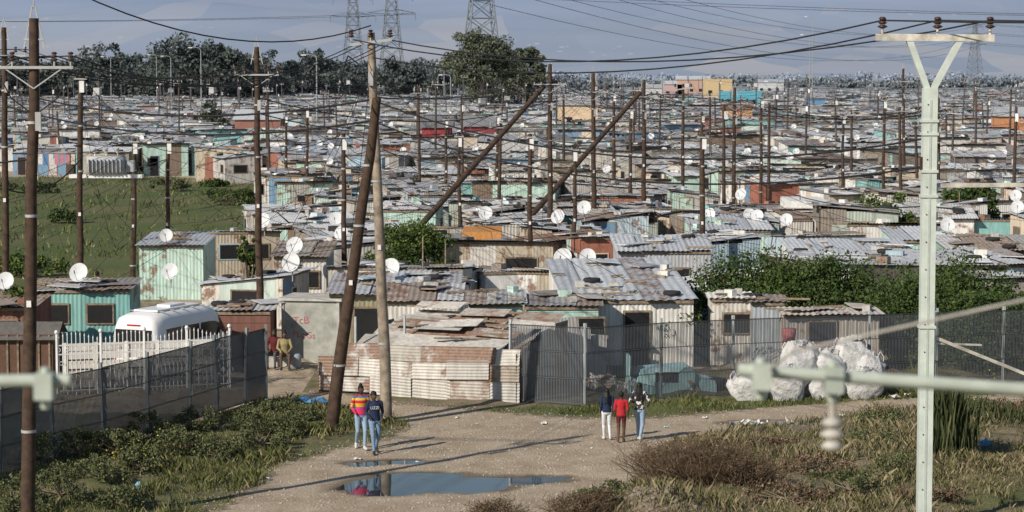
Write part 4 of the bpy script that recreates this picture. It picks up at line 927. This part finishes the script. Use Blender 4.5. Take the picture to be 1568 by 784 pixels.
def person(name,loc,face,H,mats,J,hair='bun',vox=.0095,bare_legs=False,shortsl=False,hem=.92):
    e=empty(name,loc,face); sc=H/1.7; e.scale=(sc,sc,sc)
    D0=dict(hipL=(.09,0,.90),hipR=(-.09,0,.90),kneeL=(.10,-.03,.50),kneeR=(-.10,-.03,.50),ankL=(.10,.02,.09),ankR=(-.10,.02,.09),toeL=None,toeR=None,shL=(.175,0,1.40),shR=(-.175,0,1.40),elL=(.225,.03,1.12),elR=(-.225,.03,1.12),wrL=(.23,-.06,.89),wrR=(-.23,-.06,.89),head=(0,-.01,1.59),pel=(0,0,.93),handL=None,handR=None)
    D0.update(J); j={k:(Vector(v) if isinstance(v,tuple) else None) for k,v in D0.items()}
    m=MB(); prim=[]
    def cap(a,b,r0,r1,lab): capsule(m,a,b,r0,r1); prim.append((Vector(a),Vector(b),r0,r1,lab))
    px,py,pz=j['pel']; dz=pz-.93
    rings=[((px,py,.84+dz),.12,.09),((px,py,.88+dz),.15,.115),((px,py,.95+dz),.16,.12),((px,py,1.05+dz),.14,.105),((px,py-.005,1.15+dz),.138,.102),((px,py-.01,1.27+dz),.16,.115),((px,py,1.37+dz),.17,.10),((px,py,1.42+dz),.12,.075),((px,py,1.45+dz),.06,.05)]
    m.loft(rings,18); 
    for s in(-.06,0,.06): prim.append((O((px+s,py,.98+dz)),O((px+s,py,1.36+dz)),.105,.11,'top'))
    prim.append((O((px-.06,py,.9+dz)),O((px+.06,py,.9+dz)),.11,.11,'torsolow'))
    h=j['head']; cap((px,py,1.42+dz),(h.x,h.y+.015,h.z-.09),.05,.046,'skin')
    def ell(c,rx,ry,rz_,lab):
        c=Vector(c); m.loft([((c.x,c.y,c.z+rz_*math.sin(t)),rx*math.cos(t),ry*math.cos(t)) for t in[math.radians(k) for k in(-80,-60,-35,-12,12,35,60,80)]],16); prim.append((c,c+O((0,0,.001)),(rx+ry)/2,(rx+ry)/2,lab))
    ell(h,.072,.088,.112,'skin'); cap(h+O((0,-.07,-.05)),h+O((0,-.055,-.075)),.03,.028,'skin')
    cap(h+O((0,-.086,.005)),h+O((0,-.102,-.022)),.010,.014,'skin')
    for s in(-1,1): cap(h+O((s*.074,.005,.0)),h+O((s*.076,.008,-.02)),.014,.011,'skin')
    ell(h+O((0,.022,.030)),.083,.090,.102,'hair')
    if hair=='bun': ell(h+O((0,.03,.135)),.05,.05,.045,'hair')
    if hair=='wrap': ell(h+O((0,.02,.06)),.09,.095,.09,'hair')
    if hair=='long':
        for k in range(9):
            x=-.075+.019*k; y=.085-abs(x)*.5; cap(h+O((x*.9,y,.0)),h+O((x*1.2,y+.045,-.16)),.022,.02,'hair'); cap(h+O((x*1.2,y+.045,-.16)),h+O((x*1.25,y+.05,-.36-R.random()*.06)),.02,.011,'hair')
    for s,L in((1,'L'),(-1,'R')):
        a,b_,c=j['hip'+L],j['knee'+L],j['ank'+L]
        cap(a,b_,.088,.060,'thigh'); cap(b_,c+O((0,0,.02)),.058,.040,'calf'); cap(b_+(c-b_)*.25+O((0,.012,0)),b_+(c-b_)*.5+O((0,.008,0)),.052,.046,'calf')
        t=j['toe'+L] or c+O((s*.03,-.15,-.045)); cap(c+O((0,.025,-.045)),c.lerp(t,.6)+O((0,0,-.018)),.042,.042,'shoe'); cap(c.lerp(t,.6)+O((0,0,-.018)),t,.042,.034,'shoe'); cap(c+O((0,0,-.04)),c+O((0,0,.02)),.042,.04,'shoe')
        a,b_,c=j['sh'+L],j['el'+L],j['wr'+L]
        cap(a,b_,.056,.044,'top'); cap(b_,c,.044,.030,'sleeve'); cap(a+O((-s*.06,0,.015)),a,.05,.055,'top')
        d=(c-b_).normalized() if j['hand'+L] is None else j['hand'+L]
        side=(O((0,-1,0))-d*d.dot(O((0,-1,0)))); side=side.normalized() if side.length>.2 else O((0,0,-1))
        pn=d.cross(side).normalized()*(-s)
        for k in(-1.2,-.4,.4,1.2): cap(c+side*.012*k,c+d*.075+side*.019*k,.014,.012,'skin')
        for q,k in enumerate((1.4,.5,-.45,-1.35)):
            l=(.034,.040,.037,.028)[q]; f0=c+d*.078+side*.0175*k; f1=f0+d*l+pn*.008; f2=f1+(d*.7+pn*.6)*l*.7; cap(f0,f1,.0088,.008,'skin'); cap(f1,f2,.008,.007,'skin')
        t0=c+d*.025+side*.026; t1=t0+(d*.6+side*.7)*.038; cap(t0,t1,.011,.010,'skin'); cap(t1,t1+(d*.9+side*.2)*.028,.0095,.008,'skin')
    me=m.mesh('tmp',[]); o=link(bpy.data.objects.new('body',me)); md=o.modifiers.new('r','REMESH'); md.mode='VOXEL'; md.voxel_size=vox; md.use_smooth_shade=True
    sm=o.modifiers.new('s','SMOOTH'); sm.factor=.5; sm.iterations=2
    dg=bpy.context.evaluated_depsgraph_get(); dg.update(); nm=bpy.data.meshes.new_from_object(o.evaluated_get(dg)); o.modifiers.clear(); o.data=nm; o.parent=e
    nf=len(nm.polygons); C=np.empty(nf*3,np.float32); nm.polygons.foreach_get('center',C); C=C.reshape(-1,3)
    best=np.full(nf,9.);lab=np.zeros(nf,int); labs=['top','bottom','skin','hair','shoe']
    for a,b_,r0,r1,lb in prim:
        a=np.array(a);d=np.array(b_)-a;L2=d@d+1e-12;t=np.clip(((C-a)@d)/L2,0,1);ds=np.linalg.norm(C-(a+t[:,None]*d),axis=1)-(r0+(r1-r0)*t)
        if lb=='thigh': k=np.where(t>(.55 if shortsl else 2),2,1)
        elif lb=='calf': k=np.full(nf,2 if bare_legs else 1)
        elif lb=='torsolow': k=np.where(C[:,2]>hem+dz,0,1)
        elif lb=='sleeve': k=np.full(nf,2 if bare_legs or J.get('short') else 0)
        elif lb=='top': k=np.zeros(nf,int)
        else: k=np.full(nf,labs.index(lb))
        if lb=='hair': k=np.where((C[:,1]<h.y-.052)&(C[:,2]<h.z+.05)&(C[:,2]>h.z-.12)&(np.abs(C[:,0]-h.x)<.066),2,3)
        u_=ds<best; best=np.where(u_,ds,best); lab=np.where(u_,k,lab)
    nm.materials.clear()
    for mt in(mats[0],mats[1],SK,HR,mats[2]): nm.materials.append(mt)
    nm.polygons.foreach_set('material_index',lab.astype(np.int32)); nm.polygons.foreach_set('use_smooth',np.ones(nf,bool)); nm.update()
    f=MB()
    for s in(-1,1):
        c=h+O((s*.028,-.083,.008)); f.loft([((c.x,c.y,c.z+.007*math.sin(t)),.014*math.cos(t),.006*math.cos(t)) for t in(-1.3,-.6,0,.6,1.3)],8,0); f.box(c+O((0,-.006,0)),(.009,.004,.010),1); f.box(c+O((0,-.002,.022)),(.034,.01,.006),1)
    f.box(h+O((0,-.094,-.055)),(.040,.012,.010),2); f.obj('face_features',[EYW,HR,LIP],parent=e)
    return e
def cloth(n,c,rough=.85): return plain(n,c,rough,0,.18,12,.004)
jeansL=cloth('light_blue_denim',(.26,.36,.50));jeansM=cloth('blue_denim',(.17,.27,.40));whiteJ=cloth('white_denim',(.62,.64,.68));navy=cloth('navy_fleece',(.015,.028,.07));red=cloth('red_cotton',(.42,.02,.03));maroon=cloth('maroon_shorts',(.10,.015,.02));shoeW=cloth('white_shoe',(.55,.55,.55));shoeD=cloth('dark_shoe',(.04,.04,.045))
st=NT('striped_jacket'); sx=st.new('ShaderNodeSeparateXYZ'); st.L(st.objc(),sx.inputs[0])
st.col(st.ramp(st.mr(sx.outputs[2],.85,1.5),[(0,(.25,.05,.22)),(.16,(.55,.03,.10)),(.32,(.50,.04,.22)),(.45,(.60,.40,.03)),(.60,(.5,.02,.05)),(.72,(.60,.42,.05)),(.82,(.10,.12,.30)),(.9,(.5,.03,.08))],True)); st.b.inputs['Roughness'].default_value=.85
bw=NT('black_white_top'); bw.col(bw.ramp(bw.noise(7,bw.objc(),2),[(.45,(.03,.03,.035)),(.52,(.55,.55,.56))],True))
def gp(u,v): q=G(u,v); return (q.x,q.y,float(gz(q.x,q.y)))
walkA=dict(kneeL=(.09,-.16,.51),ankL=(.07,-.20,.10),kneeR=(-.09,-.03,.49),ankR=(-.10,.22,.14),toeR=(-.12,.10,.035),elL=(.24,.04,1.13),wrL=(.13,-.14,1.02),elR=(-.24,.03,1.12),wrR=(-.15,-.13,.97))
person('woman_in_striped_jacket',gp(553,688),math.radians(12),1.70,(st.mat,jeansL,shoeW),walkA,'bun')
walkB=dict(kneeR=(-.08,-.17,.51),ankR=(-.06,-.22,.10),kneeL=(.09,-.03,.49),ankL=(.08,.20,.14),toeL=(.10,.08,.035),elL=(.23,.05,1.13),wrL=(.16,-.13,.99),elR=(-.23,.05,1.13),wrR=(-.14,-.14,1.0),head=(-.03,-.03,1.58))
pe=person('woman_in_navy_hoodie',gp(574,695),math.radians(14),1.64,(navy,jeansM,shoeD),walkB,'wrap')
text('UZZI',.11,mWhite,pe,(-.145,-.135,1.24),(math.pi/2,0,0),'hoodie_lettering')
away=math.pi
person('girl_in_navy_top',gp(929,675),away+.1,1.40,(navy,whiteJ,shoeW),dict(kneeL=(.09,-.1,.50),ankL=(.08,-.08,.09),kneeR=(-.09,-.02,.49),ankR=(-.09,.14,.12),elL=(.2,.02,1.12),wrL=(.19,-.07,.9)),'long')
person('girl_in_red_top',gp(951,681),away-.1,1.36,(red,maroon,SK),dict(kneeR=(-.09,-.09,.50),ankR=(-.08,-.08,.09),kneeL=(.09,-.0,.49),ankL=(.09,.14,.12)),'wrap',bare_legs=True,shortsl=True)
person('woman_with_long_hair',gp(979,678),away-.35,1.58,(bw.mat,jeansL,shoeW),dict(kneeL=(.09,-.15,.52),ankL=(.08,-.12,.10),kneeR=(-.09,-.02,.49),ankR=(-.09,.22,.15),toeR=(-.1,.1,.05),elR=(-.3,-.02,1.16),wrR=(-.22,-.16,1.05),elL=(.28,.03,1.16),wrL=(.2,-.15,1.1),short=True),'long')
sit=dict(pel=(0,0,.50),hipL=(.09,0,.47),hipR=(-.09,0,.47),kneeL=(.14,-.42,.50),kneeR=(-.14,-.42,.50),ankL=(.13,-.40,.09),ankR=(-.13,-.40,.09),shL=(.175,0,.97),shR=(-.175,0,.97),elL=(.24,-.1,.72),elR=(-.24,-.1,.72),wrL=(.12,-.33,.62),wrR=(-.12,-.33,.62),head=(0,-.05,1.16))
olive=cloth('khaki_coat',(.30,.25,.13))
person('seated_woman',gp(436,568),.15,1.7,(olive,cloth('brown_skirt',(.12,.08,.06)),shoeD),sit,'bun',.013)
person('seated_man',gp(421,566),-.2,1.7,(maroon,cloth('grey_trousers',(.1,.1,.11)),shoeD),sit,'wrap',.013)
m=MB(); m.box((0,0,.2),(1.2,.4,.4),0); p=G(428,565); m.obj('low_concrete_step',[mConc],(p.x,p.y+.05,0)); 
m=MB(); m.loft([((0,0,0),.2,.2),((0,0,.45),.22,.22),((0,0,.55),.15,.15)],14); m.obj('rubbish_bin',[mGreyBl],G(452,566))
ped=[]
for c in((.5,.5,.5),(.05,.08,.2),(.35,.04,.04),(.25,.3,.2)):
    e=person('pedestrian',tuple(G(1015+len(ped)*9,347+R.uniform(-4,4))),R.uniform(-.5,3.4),1.7,(cloth('shirt',c),R.choice([jeansM,shoeD,jeansL]),shoeD),walkA if len(ped)%2 else {},'wrap',.03); ped.append(e)
for k,(u,v) in enumerate([(1012,344),(1022,350),(1035,352),(1044,342),(1030,334),(1018,332),(1050,336),(600,398),(150,478),(1015,338),(1041,347)]):
    s=ped[k%4]; e=empty('pedestrian',G(u,v),R.uniform(0,6)); 
    for ch in s.children: o=bpy.data.objects.new(ch.name.split('.')[0],ch.data); link(o,e)
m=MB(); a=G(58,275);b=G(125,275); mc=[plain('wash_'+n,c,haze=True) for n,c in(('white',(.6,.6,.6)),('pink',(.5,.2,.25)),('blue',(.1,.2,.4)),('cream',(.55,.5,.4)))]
for q in(a,b): m.tube(q,q+O((0,0,2.6)),.06,.05,6,0)
m.beam(a+O((0,0,2.5)),b+O((0,0,2.5)),.03,.03)
for k in range(8): 
    q=a.lerp(b,(k+.5)/8); m.box(q+O((0,0,1.9)),(R.uniform(.3,.48),.03,R.uniform(.8,1.1)),R.randint(0,3))
m.obj('washing_line',mc)
print('DONE objs',len(bpy.data.objects))
